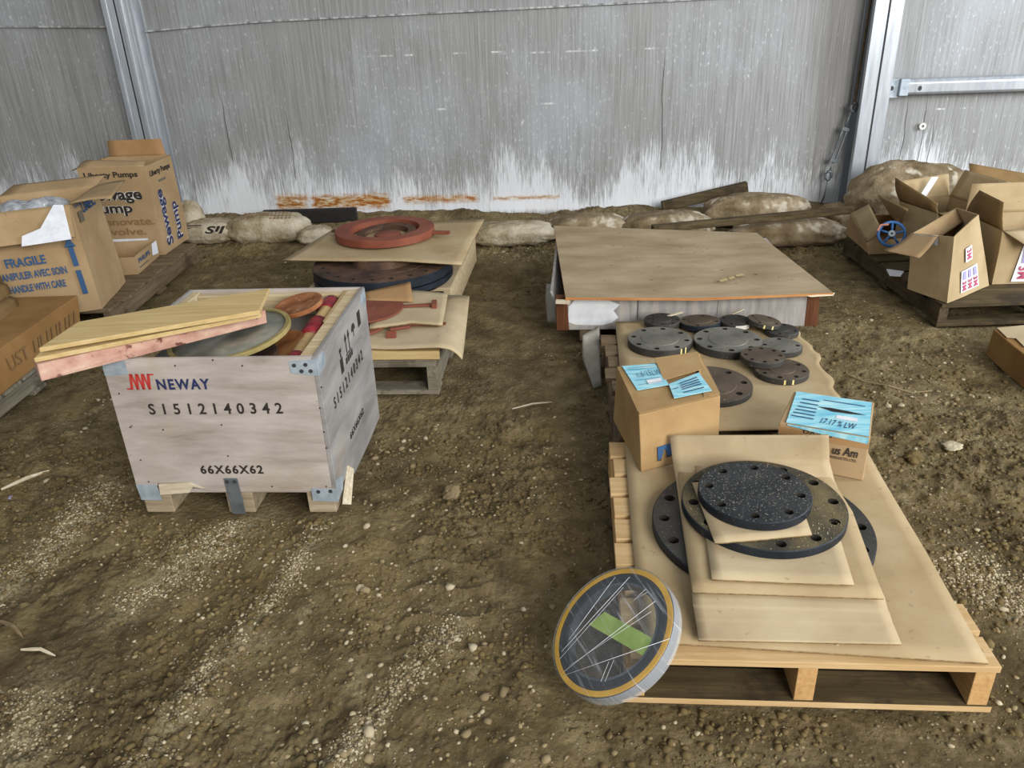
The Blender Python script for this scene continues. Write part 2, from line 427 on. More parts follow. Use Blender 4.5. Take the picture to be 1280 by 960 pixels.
class MB:
    """collects shapes into one bmesh"""
    def __init__(s): s.bm = bmesh.new()
    def hexa(s, b, t, mi=0):
        vs_ = [s.bm.verts.new(p) for p in list(b) + list(t)]
        for f in ((3, 2, 1, 0), (4, 5, 6, 7), (0, 1, 5, 4), (1, 2, 6, 5), (2, 3, 7, 6), (3, 0, 4, 7)):
            fc = s.bm.faces.new([vs_[i] for i in f])
            fc.material_index = mi
        return s
    def box(s, x0, x1, y0, y1, z0, z1, mi=0):
        return s.hexa([(x0, y0, z0), (x1, y0, z0), (x1, y1, z0), (x0, y1, z0)], [(x0, y0, z1), (x1, y0, z1), (x1, y1, z1), (x0, y1, z1)], mi)
    def prism(s, poly, d, mi=0):
        """polygon of 3-D points pushed along d"""
        d = V(d)
        a = [s.bm.verts.new(p) for p in poly]
        b = [s.bm.verts.new(V(p) + d) for p in poly]
        n = len(a)
        fs = [s.bm.faces.new(a[::-1]), s.bm.faces.new(b)]
        for i in range(n):
            fs.append(s.bm.faces.new((a[i], a[(i + 1) % n], b[(i + 1) % n], b[i])))
        for f in fs: f.material_index = mi
        return s
    def beam(s, p, q, w, h, upv=(0, 0, 1), mi=0):
        p, q, upv = V(p), V(q), V(upv)
        d = (q - p).normalized()
        sd = d.cross(upv).normalized() * (w / 2)
        u = sd.cross(d).normalized() * (h / 2)
        return s.hexa([p - sd - u, p + sd - u, q + sd - u, q - sd - u], [p - sd + u, p + sd + u, q + sd + u, q - sd + u], mi)
    def lathe(s, prof, n=48, mis=None, closed=True, c=(0, 0, 0)):
        """profile of (radius, z) turned around z; closed ring profile"""
        rings = []
        for (r, z) in prof:
            rings.append([s.bm.verts.new((c[0] + r * math.cos(2 * math.pi * i / n), c[1] + r * math.sin(2 * math.pi * i / n), c[2] + z)) for i in range(n)])
        k = len(rings)
        for a in range(k if closed else k - 1):
            A, B = rings[a], rings[(a + 1) % k]
            for i in range(n):
                f = s.bm.faces.new((A[i], A[(i + 1) % n], B[(i + 1) % n], B[i]))
                f.material_index = mis[a] if mis else 0
        return s
    def disc_cap(s, r, z, n=48, flip=False, mi=0, c=(0, 0)):
        v_ = [s.bm.verts.new((c[0] + r * math.cos(2 * math.pi * i / n), c[1] + r * math.sin(2 * math.pi * i / n), z)) for i in range(n)]
        f = s.bm.faces.new(v_[::-1] if flip else v_)
        f.material_index = mi
        return s
    def tube(s, pts, r, n=8, mi=0, closed=False):
        pts = [V(p) for p in pts]
        k = len(pts)
        rings = []
        for i, p in enumerate(pts):
            a = pts[i - 1] if (i > 0 or closed) else p
            b = pts[(i + 1) % k] if (i < k - 1 or closed) else p
            d = (b - a).normalized()
            ref = V((0, 0, 1)) if abs(d.z) < 0.9 else V((1, 0, 0))
            sx = d.cross(ref).normalized()
            sy = sx.cross(d).normalized()
            rr = r[i] if isinstance(r, (list, tuple)) else r
            rings.append([s.bm.verts.new(p + sx * rr * math.cos(2 * math.pi * j / n) + sy * rr * math.sin(2 * math.pi * j / n)) for j in range(n)])
        for i in range(k if closed else k - 1):
            A, B = rings[i], rings[(i + 1) % k]
            for j in range(n):
                f = s.bm.faces.new((A[j], A[(j + 1) % n], B[(j + 1) % n], B[j]))
                f.material_index = mi
        if not closed:
            s.bm.faces.new(rings[0][::-1]).material_index = mi
            s.bm.faces.new(rings[-1]).material_index = mi
        return s
    def mesh(s, name, weld=False):
        if weld: bmesh.ops.remove_doubles(s.bm, verts=s.bm.verts, dist=1e-5)
        bmesh.ops.recalc_face_normals(s.bm, faces=s.bm.faces)
        me = bpy.data.meshes.new(name)
        s.bm.to_mesh(me)
        s.bm.free()
        return me

def build(mb, name, mats, parent=None, **k):
    return link(name, mb.mesh(name), mats, parent, **k)

def shade_auto(o, ang=0.6):
    me = o.data
    me.polygons.foreach_set('use_smooth', [True] * len(me.polygons))
    try:
        me.set_sharp_from_angle(angle=ang)
    except Exception:
        pass

# numpy value noise -------------------------------------------------
def vnoise(x, y, seed):
    r = np.random.default_rng(seed)
    tab = r.random((256, 256))
    xi, yi = np.floor(x).astype(int), np.floor(y).astype(int)
    fx, fy = x - xi, y - yi
    fx, fy = fx * fx * (3 - 2 * fx), fy * fy * (3 - 2 * fy)
    g = lambda a, b: tab[a % 256, b % 256]
    return (g(xi, yi) * (1 - fx) + g(xi + 1, yi) * fx) * (1 - fy) + (g(xi, yi + 1) * (1 - fx) + g(xi + 1, yi + 1) * fx) * fy
def fbm(x, y, f, octv, seed, gain=0.5):
    s, a, t = 0, 1.0, 0
    for i in range(octv):
        s = s + a * (vnoise(x * f + 17 * i, y * f + 31 * i, seed + i) - 0.5)
        t += a
        a *= gain
        f *= 2.03
    return s / t

def sheet(name, rows, thick, mat, parent=None, nu=14, nv=5, warp=0.0, seed=1, freq=3.0, extra=None):
    """loft of 3-D rows, each row a list of points; solidified downward"""
    pts = []
    R = len(rows)
    for i in range(R - 1):
        for j in range(nv):
            t = j / nv
            pts.append([a_.lerp(b_, t) for a_, b_ in zip([V(p) for p in rows[i]], [V(p) for p in rows[i + 1]])])
    pts.append([V(p) for p in rows[-1]])
    grid = []
    for row in pts:
        k = len(row)
        line = []
        for i in range(nu + 1):
            t = i / nu * (k - 1)
            a = min(int(t), k - 2)
            line.append(row[a].lerp(row[a + 1], t - a))
        grid.append(line)
    G = np.array([[tuple(p) for p in l] for l in grid])
    if warp:
        G[:, :, 2] += warp * 2 * np.maximum(fbm(G[:, :, 0] + seed, G[:, :, 1], freq, 3, seed), -0.15)
    if extra: G = extra(G)
    a, b = G.shape[:2]
    verts = [tuple(p) for p in G.reshape(-1, 3)]
    faces = [(i * b + j, i * b + j + 1, (i + 1) * b + j + 1, (i + 1) * b + j) for i in range(a - 1) for j in range(b - 1)]
    me = bpy.data.meshes.new(name)
    me.from_pydata(verts, [], faces)
    o = link(name, me, mat, parent, smooth=True)
    sm = o.modifiers.new('thickness', 'SOLIDIFY')
    sm.thickness, sm.offset = thick, -1.0
    sm.use_even_offset = True
    if isinstance(mat, str) and mat.startswith('card'):
        me.materials.append(M['card_edge'])
        sm.material_offset_rim = 1
    return o

def flat_sheet(name, label, cat, rows, thick, mat, group=None, **k):
    return tag(sheet(name, rows, thick, mat, **k), label, cat, group)

# writing -----------------------------------------------------------
_glyph = {}
def glyphs(body, bold=0.0, shear=0.0, space=1.0):
    key = (body, bold, shear, space)
    if key not in _glyph:
        cu = bpy.data.curves.new('txt', 'FONT')
        cu.body, cu.offset, cu.shear, cu.space_character = body, bold, shear, space
        cu.fill_mode = 'FRONT'
        cu.resolution_u = 3
        o = bpy.data.objects.new('txt', cu)
        COL.objects.link(o)
        bpy.context.view_layer.update()
        me = bpy.data.meshes.new_from_object(o)
        bpy.data.objects.remove(o)
        v = np.array([tuple(p.co)[:2] for p in me.vertices])
        f = [tuple(p.vertices) for p in me.polygons]
        bpy.data.meshes.remove(me)
        bpy.data.curves.remove(cu)
        v = (v - v.min(0)) / np.maximum(v.max(0) - v.min(0), 1e-6)
        _glyph[key] = (v, f)
    return _glyph[key]

class Face:
    """a printable rectangle: A bottom left, B bottom right, D top left"""
    def __init__(s, A, B, D, C=None):
        s.A, s.B, s.D = V(A), V(B), V(D)
        s.C = V(C) if C is not None else s.B + s.D - s.A
        s.n = (s.B - s.A).cross(s.D - s.A).normalized()
    def at(s, u, v, off=0.0015):
        return s.A * (1 - u) * (1 - v) + s.B * u * (1 - v) + s.C * u * v + s.D * (1 - u) * v + s.n * off
    def polys(s, name, polys, mat, parent, off=0.0015):
        vs_, fs = [], []
        for p in polys:
            fs.append(tuple(range(len(vs_), len(vs_) + len(p))))
            vs_ += [tuple(s.at(u, v, off)) for u, v in p]
        me = bpy.data.meshes.new(name)
        me.from_pydata(vs_, [], fs)
        return link(name, me, mat, parent)
    def rect(s, name, u0, v0, u1, v1, mat, parent, off=0.001):
        return s.polys(name, [[(u0, v0), (u1, v0), (u1, v1), (u0, v1)]], mat, parent, off)
    def text(s, body, u0, v0, u1, v1, mat, parent, bold=0.0, shear=0.0, turn=0, off=0.0022, skew=0.0, space=1.0, name='lettering'):
        g, f = glyphs(body, bold, shear, space)
        a, b = g[:, 0], g[:, 1]
        if turn == 90: a, b = 1 - g[:, 1], g[:, 0]
        if turn == -90: a, b = g[:, 1], 1 - g[:, 0]
        if turn == 180: a, b = 1 - g[:, 0], 1 - g[:, 1]
        vs_ = [tuple(s.at(u0 + (u1 - u0) * p, v0 + (v1 - v0) * q + skew * p, off)) for p, q in zip(a, b)]
        me = bpy.data.meshes.new(name)
        me.from_pydata(vs_, [], f)
        return link(name, me, mat, parent)

# ------------------------------------------------------------------ setting: floor
GRAVEL_LINES = [((-0.6079, 2.117, 0), (-0.6897, 1.778, 0), 0.030), ((-0.6897, 1.778, 0), (-0.7921, 1.474, 0), 0.040), ((-0.7921, 1.474, 0), (-0.869, 1.166, 0), 0.040),
                ((-0.1642, 1.651, 0), (-0.3028, 1.449, 0), 0.035), ((-0.3028, 1.449, 0), (-0.4241, 1.205, 0), 0.03), ((-1.443, 2.439, 0), (-1.461, 2.026, 0), 0.06),
                ((-1.461, 2.026, 0), (-1.537, 1.777, 0), 0.06), ((-0.8622, 2.201, 0), (-1.12, 1.753, 0), 0.08), ((1.239, 1.856, 0), (1.347, 1.612, 0), 0.08), ((-1.176, 1.467, 0), (-1.171, 1.281, 0), 0.08)]
RIDGES = [((-1.266, 2.426, 0), (-1.413, 1.532, 0), 0.05, 0.020), ((-1.681, 2.456, 0), (-1.697, 1.925, 0), 0.05, -0.02), ((-0.6121, 2.139, 0), (-0.8768, 1.226, 0), 0.06, 0.014), ((-0.1642, 1.651, 0), (-0.4425, 1.167, 0), 0.05, 0.012),
          ((0.1384, 2.543, 0), (-0.0324, 1.188, 0), 0.05, 0.02), ((-0.8414, 1.948, 0), (-1.021, 1.232, 0), 0.08, -0.018), ((-0.3757, 1.71, 0), (-0.5916, 1.213, 0), 0.09, -0.015), ((1.338, 2.051, 0), (1.22, 1.371, 0), 0.07, 0.018)]
PADS = [(-0.93, 2.53, 0.50), (0.70, 1.8, 0.74), (0.75, 2.85, 0.66), (0.88, 4.0, 0.85), (-0.65, 3.5, 0.62), (-0.6, 4.5, 0.75), (-2.7, 4.4, 0.95), (-2.5, 3.1, 0.65), (2.7, 4.1, 0.95), (2.6, 3.2, 0.4)]
def seg_d(x, y, a, b):
    dx, dy = b[0] - a[0], b[1] - a[1]
    t = np.clip(((x - a[0]) * dx + (y - a[1]) * dy) / (dx * dx + dy * dy), 0, 1)
    return np.hypot(x - a[0] - t * dx, y - a[1] - t * dy)
def ground_h(x, y):
    h = 0.050 * fbm(x, y, 1.1, 4, 11) + 0.050 * fbm(x, y, 6.5, 4, 21, 0.6)
    cl = fbm(x, y, 20, 4, 31, 0.62)
    patch = np.clip(fbm(x, y, 1.6, 3, 41) * 5 + 0.5, 0.12, 1)
    ruff = np.abs(fbm(x, y, 34, 3, 35, 0.6))
    vo = np.abs(fbm(x, y, 13, 4, 37, 0.65))
    h = h + 0.055 * np.maximum(cl, -0.04) * patch + 0.035 * (0.10 - ruff) * patch + 0.030 * (0.08 - vo) * patch
    for a, b, w, k in RIDGES:
        d = seg_d(x, y, a, b)
        h = h + k * np.exp(-(d / w) ** 2) * (0.7 + 1.2 * fbm(x, y, 9, 2, 51))
    # tyre lugs pressed across the middle of the floor
    inx = np.clip((x + 0.46) / 0.04, 0, 1) * np.clip((0.06 - x) / 0.04, 0, 1) * np.clip((y - 1.50) / 0.08, 0, 1) * np.clip((2.16 - y) / 0.08, 0, 1)
    ph_ = ((y + 0.012 * np.sin(x * 30)) % 0.115) - 0.0575
    s = np.exp(-(ph_ / 0.013) ** 2)
    gap = 0.5 + 0.5 * np.tanh((np.abs(((x + 0.2) * 3.2) % 1 - 0.5) - 0.10) * 20)
    h = h * (1 - 0.55 * inx) + inx * 0.016 * s * gap
    m = np.ones_like(x)
    for cx, cy, r in PADS:
        d = np.hypot(x - cx, y - cy)
        m = np.minimum(m, np.clip((d - r * 0.72) / (r * 0.35), 0.12, 1))
    bank = np.exp(-((y - 6.02 + 0.0694 * x) / 0.20) ** 2)
    h = h * m + bank * (0.075 + 0.10 * fbm(x, y, 3.0, 3, 81))
    return h - 0.014

def make_floor():
    tt = np.linspace(-1, 1, 1400)
    xs = 9.0 * (0.24 * tt + 0.76 * tt ** 5)
    ys = []
    y = 0.25
    while y < 6.7:
        ys.append(y)
        y += 0.0042 + 0.0030 * max(0, y - 0.9)
    ys = np.array(ys)
    X, Y = np.meshgrid(xs, ys)
    Z = ground_h(X, Y)
    nx, ny = len(xs), len(ys)
    me = bpy.data.meshes.new('floor')
    me.vertices.add(nx * ny)
    me.vertices.foreach_set('co', np.stack([X, Y, Z], -1).astype(np.float32).ravel())
    i = np.arange(ny - 1)[:, None] * nx + np.arange(nx - 1)[None, :]
    q = np.stack([i, i + 1, i + nx + 1, i + nx], -1).reshape(-1)
    nf = (nx - 1) * (ny - 1)
    me.loops.add(nf * 4)
    me.loops.foreach_set('vertex_index', q.astype(np.int32))
    me.polygons.add(nf)
    me.polygons.foreach_set('loop_start', np.arange(0, nf * 4, 4, dtype=np.int32))
    me.polygons.foreach_set('use_smooth', np.ones(nf, bool))
    me.update(calc_edges=True)
    sand = np.zeros_like(X)
    for a, b, w in GRAVEL_LINES:
        sand = np.maximum(sand, np.exp(-(seg_d(X, Y, a, b) / (w * 0.9)) ** 2))
    sand = np.clip(sand * (0.75 + 2.2 * fbm(X, Y, 8, 3, 72)), 0, 1)
    at = me.attributes.new('sand', 'FLOAT', 'POINT')
    at.data.foreach_set('value', sand.astype(np.float32).ravel())
    return struct(link('floor', me, 'ground'))
make_floor()

# ------------------------------------------------------------------ setting: back wall of the tent
WA = -0.0693
W0 = V((-2.52, 6.27, 0))
def wpt(x, d, z):                      # along the wall, out of the wall, up
    return W0 + V((math.cos(WA), math.sin(WA), 0)) * x + V((math.sin(WA), -math.cos(WA), 0)) * d + V((0, 0, z))
def wall_panel(name, x0, x1, seed):
    nx, nz = int((x1 - x0) / 0.03), 60
    xs, zs = np.linspace(x0, x1, nx), np.linspace(-0.06, 3.2, nz)
    X, Z = np.meshgrid(xs, zs)
    edge = np.clip(np.minimum(X - x0, x1 - X) / 0.4, 0, 1)
    D = (0.05 * fbm(X, Z, 0.8, 3, seed) + 0.012 * fbm(X, Z * 0.3, 6, 3, seed + 5)) * edge
    D += 0.03 * np.exp(-((Z - 0.15) / 0.12) ** 2) * edge * fbm(X, Z * 0.2, 1.5, 3, seed + 9)
    me = bpy.data.meshes.new(name)
    me.from_pydata([(float(a), -float(d), float(c)) for a, d, c in zip(X.ravel(), D.ravel(), Z.ravel())], [],
                   [(j * nx + i, j * nx + i + 1, (j + 1) * nx + i + 1, (j + 1) * nx + i) for j in range(nz - 1) for i in range(nx - 1)])
    o = link(name, me, 'wall', loc=W0, rotz=WA, smooth=True)
    s = o.modifiers.new('thickness', 'SOLIDIFY')
    s.thickness, s.offset = 0.004, -1
    return struct(o)
wall_panel('wall_left', -6.5, -0.06, 3)
wall_panel('wall_back', -0.10, 5.13, 4)
wall_panel('wall_right', 5.09, 11.5, 5)

def weld(name, pts):                   # overlapped seam of the sheet
    mb = MB()
    for a, b in zip(pts[:-1], pts[1:]):
        mb.hexa([(a[0], -0.030, a[1] - 0.012), (b[0], -0.030, b[1] - 0.012), (b[0], -0.0, b[1] - 0.012), (a[0], -0.0, a[1] - 0.012)],
                [(a[0], -0.036, a[1]), (b[0], -0.036, b[1]), (b[0], 0.0, b[1]), (a[0], 0.0, a[1])])
    struct(build(mb, name, 'wall_seam', loc=W0, rotz=WA))
M['wall_seam'] = blotch('worn seam edge', ['#77777a', '#9a9a9c', '#c9cacc', '#e2e3e4'], 9, (3, 1, 1), 5, 0.6, 0, 0.1)
weld('trim_1', [(0.0, 1.404), (0.45, 1.425), (0.93, 1.440), (1.6, 1.446), (2.63, 1.457), (3.72, 1.470), (5.0, 1.49)])
weld('trim_2', [(-6.5, 1.56), (-3.0, 1.50), (-1.07, 1.471), (-0.19, 1.440)])

def post(name, xc, flip):
    mb = MB()
    d0, w = 0.20, 0.092
    mb.box(xc - w, xc + w, -d0, -d0 + 0.014, -0.1, 3.2)           # front flange
    mb.box(xc - w, xc - w + 0.012, -d0 + 0.014, -d0 + 0.04, -0.1, 3.2)
    mb.box(xc + w - 0.012, xc + w, -d0 + 0.014, -d0 + 0.04, -0.1, 3.2)
    mb.box(xc - 0.03, xc + 0.03, -d0 + 0.014, -0.014, -0.1, 3.2)   # web
    mb.box(xc - w, xc + w, -0.014, 0.006, -0.1, 3.2)
    mb.box(xc - w, xc - 0.006, -d0 - 0.006, -d0, -0.1, 3.2)        # raised strips either side of the groove
    mb.box(xc + 0.006, xc + w, -d0 - 0.006, -d0, -0.1, 3.2)
    o = struct(build(mb, name, 'alu', loc=W0, rotz=WA, bevel=0.002))
    g = MB()
    g.box(xc - 0.006, xc + 0.006, -d0 - 0.0015, -d0 + 0.001, -0.1, 3.2)
    for s in (-1, 1):
        g.box(xc + s * 0.03 - 0.004, xc + s * 0.03 + 0.004, -0.12, -0.105, -0.1, 3.2)
    build(g, 'keder_groove', 'alu_dark', o)
    if flip:
        r = MB()
        r.box(xc + 0.035, xc + 0.062, -d0 - 0.022, -d0 - 0.006, -0.1, 3.2)
        r.box(xc - 0.07, xc - 0.05, -d0 - 0.014, -d0 - 0.006, -0.1, 3.2)
        build(r, 'cover_strip', 'alu', o, bevel=0.004)
    return o
post('trim_3', -0.085, True)
post('trim_4', 5.112, False)

# horizontal girt on the right-hand panel with its bracket
mb = MB()
prof = [(-0.06, 0.0), (-0.12, 0.006), (-0.148, 0.02), (-0.15, 0.085), (-0.135, 0.108), (-0.06, 0.112)]
mb.prism([(5.33, a, 0.812 + b) for a, b in prof], (6.0, 0, 0))
girt = struct(build(mb, 'trim_5', 'alu', loc=W0, rotz=WA, bevel=0.006))
mb = MB()
mb.box(5.20, 5.29, -0.125, -0.115, 0.80, 0.925)
mb.box(5.285, 5.345, -0.155, -0.06, 0.815, 0.925)
br = build(mb, 'bracket', 'galv', girt, bevel=0.004)
mb = MB()
mb.prism([(5.235 + 0.016 * math.cos(a), -0.125, 0.865 + 0.016 * math.sin(a)) for a in [i * math.pi / 3 for i in range(6)]], (0, -0.012, 0))
build(mb, 'bolt', 'alu_dark', br)
mb = MB()
mb.prism([(5.42 + 0.012 * math.cos(a), -0.1505, 0.862 + 0.016 * math.sin(a)) for a in [i * math.pi / 6 for i in range(12)]], (0, -0.002, 0))
build(mb, 'slot', 'alu_dark', girt)

# turnbuckle and bracing cable beside the right post
tb = thing('turnbuckle', 'grimy bracing cable turnbuckle hanging beside the right aluminium post', 'turnbuckle', wpt(4.90, 0.10, 0.0), WA)
mb = MB()
mb.tube([(0.10, 0, 0.74), (0.112, 0, 0.80), (0.125, 0, 1.6), (0.13, 0, 3.1)], 0.009)
build(mb, 'cable', 'wood_dark', tb)
mb = MB()
mb.tube([(0.112 + 0.022 * math.cos(t), 0, 0.745 + 0.03 * math.sin(t)) for t in np.linspace(0, 2 * math.pi, 13)[:-1]], 0.011, closed=True)
mb.tube([(0.095, 0, 0.715), (0.07, 0, 0.60)], 0.008)
build(mb, 'shackle', 'galv_dull', tb, smooth=True)
mb = MB()
for s in (-1, 1):
    mb.beam((0.072 + s * 0.016, 0, 0.60), (0.02 + s * 0.016, 0, 0.385), 0.014, 0.016, (0, 1, 0))
mb.beam((0.076, 0, 0.61), (0.069, 0, 0.585), 0.054, 0.028, (0, 1, 0))
mb.beam((0.023, 0, 0.395), (0.017, 0, 0.37), 0.054, 0.028, (0, 1, 0))
build(mb, 'body', 'galv_dull', tb, bevel=0.002)
mb = MB()
mb.tube([(0.018, 0, 0.375), (0.004, 0, 0.30)], 0.007)
mb.tube([(0.0 + 0.02 * math.cos(t), 0, 0.275 + 0.03 * math.sin(t)) for t in np.linspace(0, 2 * math.pi, 13)[:-1]], 0.011, closed=True)
mb.tube([(-0.002, 0, 0.25), (-0.012, 0, 0.12), (-0.02, 0.06, 0.02)], 0.006)
build(mb, 'eye_bolt', 'galv_dull', tb, smooth=True)

mb = MB()
mb.lathe([(0.010, -0.003), (0.024, -0.003), (0.024, 0.004), (0.010, 0.004)], 20)
o = build(mb, 'washer', 'white_print', loc=wpt(5.535, 0.03, 0.592))
o.rotation_euler = (math.pi / 2, 0, WA)
tag(o, 'small white ring washer on the right wall panel below the girt', 'washer')

# ------------------------------------------------------------------ sacks and timber along the wall
def sack(name, label, cat, c, size, rotz, mat, seed, sq=0.55, lump=0.12, group=None, tilt=0.0):
    nu, nv = 72, 32
    vs_, fs = [], []
    pw = lambda t, e: math.copysign(abs(t) ** e, t)
    for j in range(nv + 1):
        ph = -math.pi / 2 + math.pi * j / nv
        for i in range(nu):
            th = 2 * math.pi * i / nu
            x = pw(math.cos(ph), sq) * pw(math.cos(th), sq)
            y = pw(math.cos(ph), sq) * pw(math.sin(th), sq)
            z = pw(math.sin(ph), 0.8)
            vs_.append([x, y, z])
    A = np.array(vs_)
    nz = fbm(A[:, 0] * 1.3 + seed, A[:, 1] * 1.1 + A[:, 2], 1.6, 4, seed)
    A *= (1 + lump * 2 * nz + 0.10 * fbm(A[:, 0] * 2 + seed + 3, A[:, 1] + A[:, 2] * 2, 3.5, 3, seed + 7))[:, None]
    A[:, 2] *= 1 - 0.25 * np.abs(A[:, 0]) ** 3
    A *= np.array(size) / 2
    A[:, 2] = np.maximum(A[:, 2], -size[2] * 0.42)
    for j in range(nv):
        for i in range(nu):
            a, b = j * nu + i, j * nu + (i + 1) % nu
            fs.append((a, b, b + nu, a + nu))
    me = bpy.data.meshes.new(name)
    me.from_pydata([tuple(p) for p in A], [], fs)
    o = link(name, me, mat, loc=(c[0], c[1], c[2] + size[2] * 0.42 - 0.012), rotz=rotz, smooth=True)
    o.rotation_euler = (0, tilt, rotz)
    return tag(o, label, cat, group)
G = 'sandbags along the foot of the wall'
s1 = thing('sandbag', 'printed sandbag beside the left aluminium post, behind the tall pump carton', 'sandbag', (-2.176, 5.683, 0), WA, G)
t_ = sack('sack_body', '', '', (0, 0.09, 0), (0.44, 0.24, 0.17), 0, 'sack', 61)
del t_['label'], t_['category']
t_.parent = s1
fc = Face((-0.17, -0.026, 0.035), (0.2, -0.03, 0.03), (-0.17, 0.005, 0.15), (0.2, 0.0, 0.15))
fc.text('SII', 0.5, 0.30, 0.92, 0.75, 'black_print', s1, 0.03, 0.3, off=0.012)
fc.polys('lettering', [[(0.02, a), (0.44, a + 0.02), (0.44, a + 0.08), (0.02, a + 0.06)] for a in (0.3, 0.45, 0.6, 0.74)], 'black_print', s1, 0.012)
s2 = thing('sandbag', 'pale bulging sandbag on the bare mud left of the black plastic strip', 'sandbag', (-1.729, 5.618, 0), WA, G)
t_ = sack('sack_body', '', '', (0, 0.12, 0), (0.62, 0.26, 0.21), 0, 'sack', 62, lump=0.09)
del t_['label'], t_['category']
t_.parent = s2
fc = Face((-0.15, 0.02, 0.15), (0.22, 0.02, 0.15), (-0.15, 0.10, 0.19), (0.22, 0.10, 0.19))
fc.polys('lettering', [[(u, v), (u + 0.05, v), (u + 0.045, v + 0.16), (u + 0.01, v + 0.16)] for v in (0.1, 0.4, 0.7) for u in np.arange(0.0, 0.95, 0.075)], 'faint_print', s2, 0.013)
sack('sandbag', 'crumpled small pale sandbag end at the left corner of the cardboard under the red ring', 'sandbag', (-1.369, 5.63, 0), (0.26, 0.18, 0.12), 0.2, 'sack', 63, group=G)
sack('sandbag', 'whitish sandbag partly behind the back right corner of the cardboard under the red ring', 'sandbag', (0.039, 5.403, 0), (0.62, 0.26, 0.15), -0.05, 'sack', 64, group=G)
sack('sandbag', 'mud stained sandbag behind the left back corner of the low flat crate', 'sandbag', (0.5761, 5.493, 0), (0.56, 0.30, 0.17), -0.05, 'sack_brown', 65, group=G)
sack('sandbag', 'long rounded grey tan sandbag behind the middle of the low flat crate', 'sandbag', (1.112, 5.434, 0), (0.66, 0.30, 0.18), -0.08, 'sack_brown', 66, group=G)
sack('sandbag', 'topmost brown sandbag, above the long dark batten against the wall', 'sandbag', V((1.746, 5.446, 0)) + V((0.03, 0.12, 0.02)), (0.74, 0.26, 0.23), -0.07, 'sack_brown', 67, group=G)
sack('sandbag', 'low tan sandbag lying under the right end of the long dark batten', 'sandbag', (1.874, 5.156, 0), (0.74, 0.34, 0.17), -0.12, 'sack_brown', 68, group=G)
sack('sandbag', 'torn muddy bag at the foot of the right aluminium post', 'sandbag', (2.272, 5.344, 0), (0.34, 0.26, 0.20), 0.4, 'sack_brown', 69, lump=0.3, group=G)
sack('sandbag', 'large sagging brown bag behind the open carton holding the blue handwheel', 'sandbag', (2.732, 5.338, 0), (0.86, 0.40, 0.50), -0.05, 'sack_brown', 71, sq=0.8, lump=0.16, group=G)
sack('sandbag', 'small white knotted bag tucked between the tall pump carton and left post', 'sandbag', V((-2.335, 5.771, 0)) + V((0, 0.12, 0)), (0.20, 0.2, 0.30), 0.2, 'sack', 72, sq=0.9, group=G)

mb = MB()
mb.beam(wpt(0.70, 0.19, 0.085), wpt(1.42, 0.19, 0.090), 0.03, 0.11)
tag(build(mb, 'plastic_strip', 'black_sheet', bevel=0.008), 'black plastic strip along the wall foot left of the red ring', 'plastic strip')
mb = MB()
a, b = V((1.293, 5.391, 0.16)), V((1.56, 5.145, 0.26))
mb.beam(wpt(3.70, 0.16, 0.09), wpt(4.32, 0.12, 0.215), 0.05, 0.075)
tag(build(mb, 'timber_offcut', 'wood_dark', bevel=0.006), 'short dark squared timber leaning up on the sandbags against the wall', 'timber')
mb = MB()
mb.beam(V((0.9016, 4.825, 0.2)), V((2.221, 5.026, 0.22)), 0.05, 0.045)
tag(build(mb, 'batten', 'wood_dark', bevel=0.006), 'long thin dark batten lying across the sandbags behind the low flat crate', 'timber')

# ------------------------------------------------------------------ pallets
def pallet(label, loc, rotz, w, d, h, nb, mats, group='wooden pallets', under=None, ends=0.0, bw=None):
    """stringers run away from the viewer; the deck boards run across"""
    deck, strg = mats
    t = thing('pallet', label, 'pallet', loc, rotz, group)
    bt = 0.018
    r = random.Random(label)
    n = nb
    bw = bw or d / n * 0.86
    for i in range(n):
        y = (d - bw) * i / (n - 1)
        e0, e1 = r.uniform(-ends, ends), r.uniform(-ends, ends)
        mb = MB()
        mb.box(e0, w + e1, y, y + bw, h - bt, h + r.uniform(-0.001, 0.0))
        build(mb, 'deck_board', deck, t, bevel=0.002)
    for x in (0.0, w / 2 - 0.022, w - 0.044):
        mb = MB()
        mb.box(x, x + 0.044, 0.004, d - 0.004, bt, h - bt)
        build(mb, 'stringer', strg, t, bevel=0.002)
    for k, y in enumerate((0, 0.112, 0.225, 0.338, 0.45, 0.67, d - 0.1) if under else (0, d / 2 - 0.05, d - 0.1)):
        mb = MB()
        mb.box(r.uniform(-ends, 0), w + r.uniform(0, ends), y, y + 0.1, 0, bt)
        o = build(mb, 'bottom_board', under if under and k else ([deck, under] if under else deck), t, bevel=0.002)
        if under and not k:
            for f in o.data.polygons:
                if f.normal.z > 0.9: f.material_index = 1
    return t

fr_rot = math.atan2(1.276 - 1.36, 1.043 - 0.245)
pallet('bright new pine pallet in front, under the dark flange stack and two cartons', (0.236, 1.352, 0), -0.085, 0.81, 0.985, 0.138, 9, ('wood_new', 'wood_new_y'), ends=0.010, under='wood_dark')
pallet('darker old pallet behind the bright one, under the small flanges on cardboard', (0.345, 2.37, 0), -0.085, 0.80, 0.93, 0.134, 8, ('wood_old', 'wood_old_y'), ends=0.02)

# ------------------------------------------------------------------ wooden crate
CW, CD, CH, CZL = 0.661, 0.645, 0.5624, 0.092
crate = thing('wooden_crate', 'open grey plywood crate on feet with red and navy lettering', 'crate', (-1.236, 2.212, 0), -0.0695)
th = 0.014
def ply(name, x0, x1, y0, y1, z0, z1, mat='crate_ply'):
    mb = MB()
    mb.box(x0, x1, y0, y1, z0, z1)
    return build(mb, name, mat, crate, bevel=0.0015)
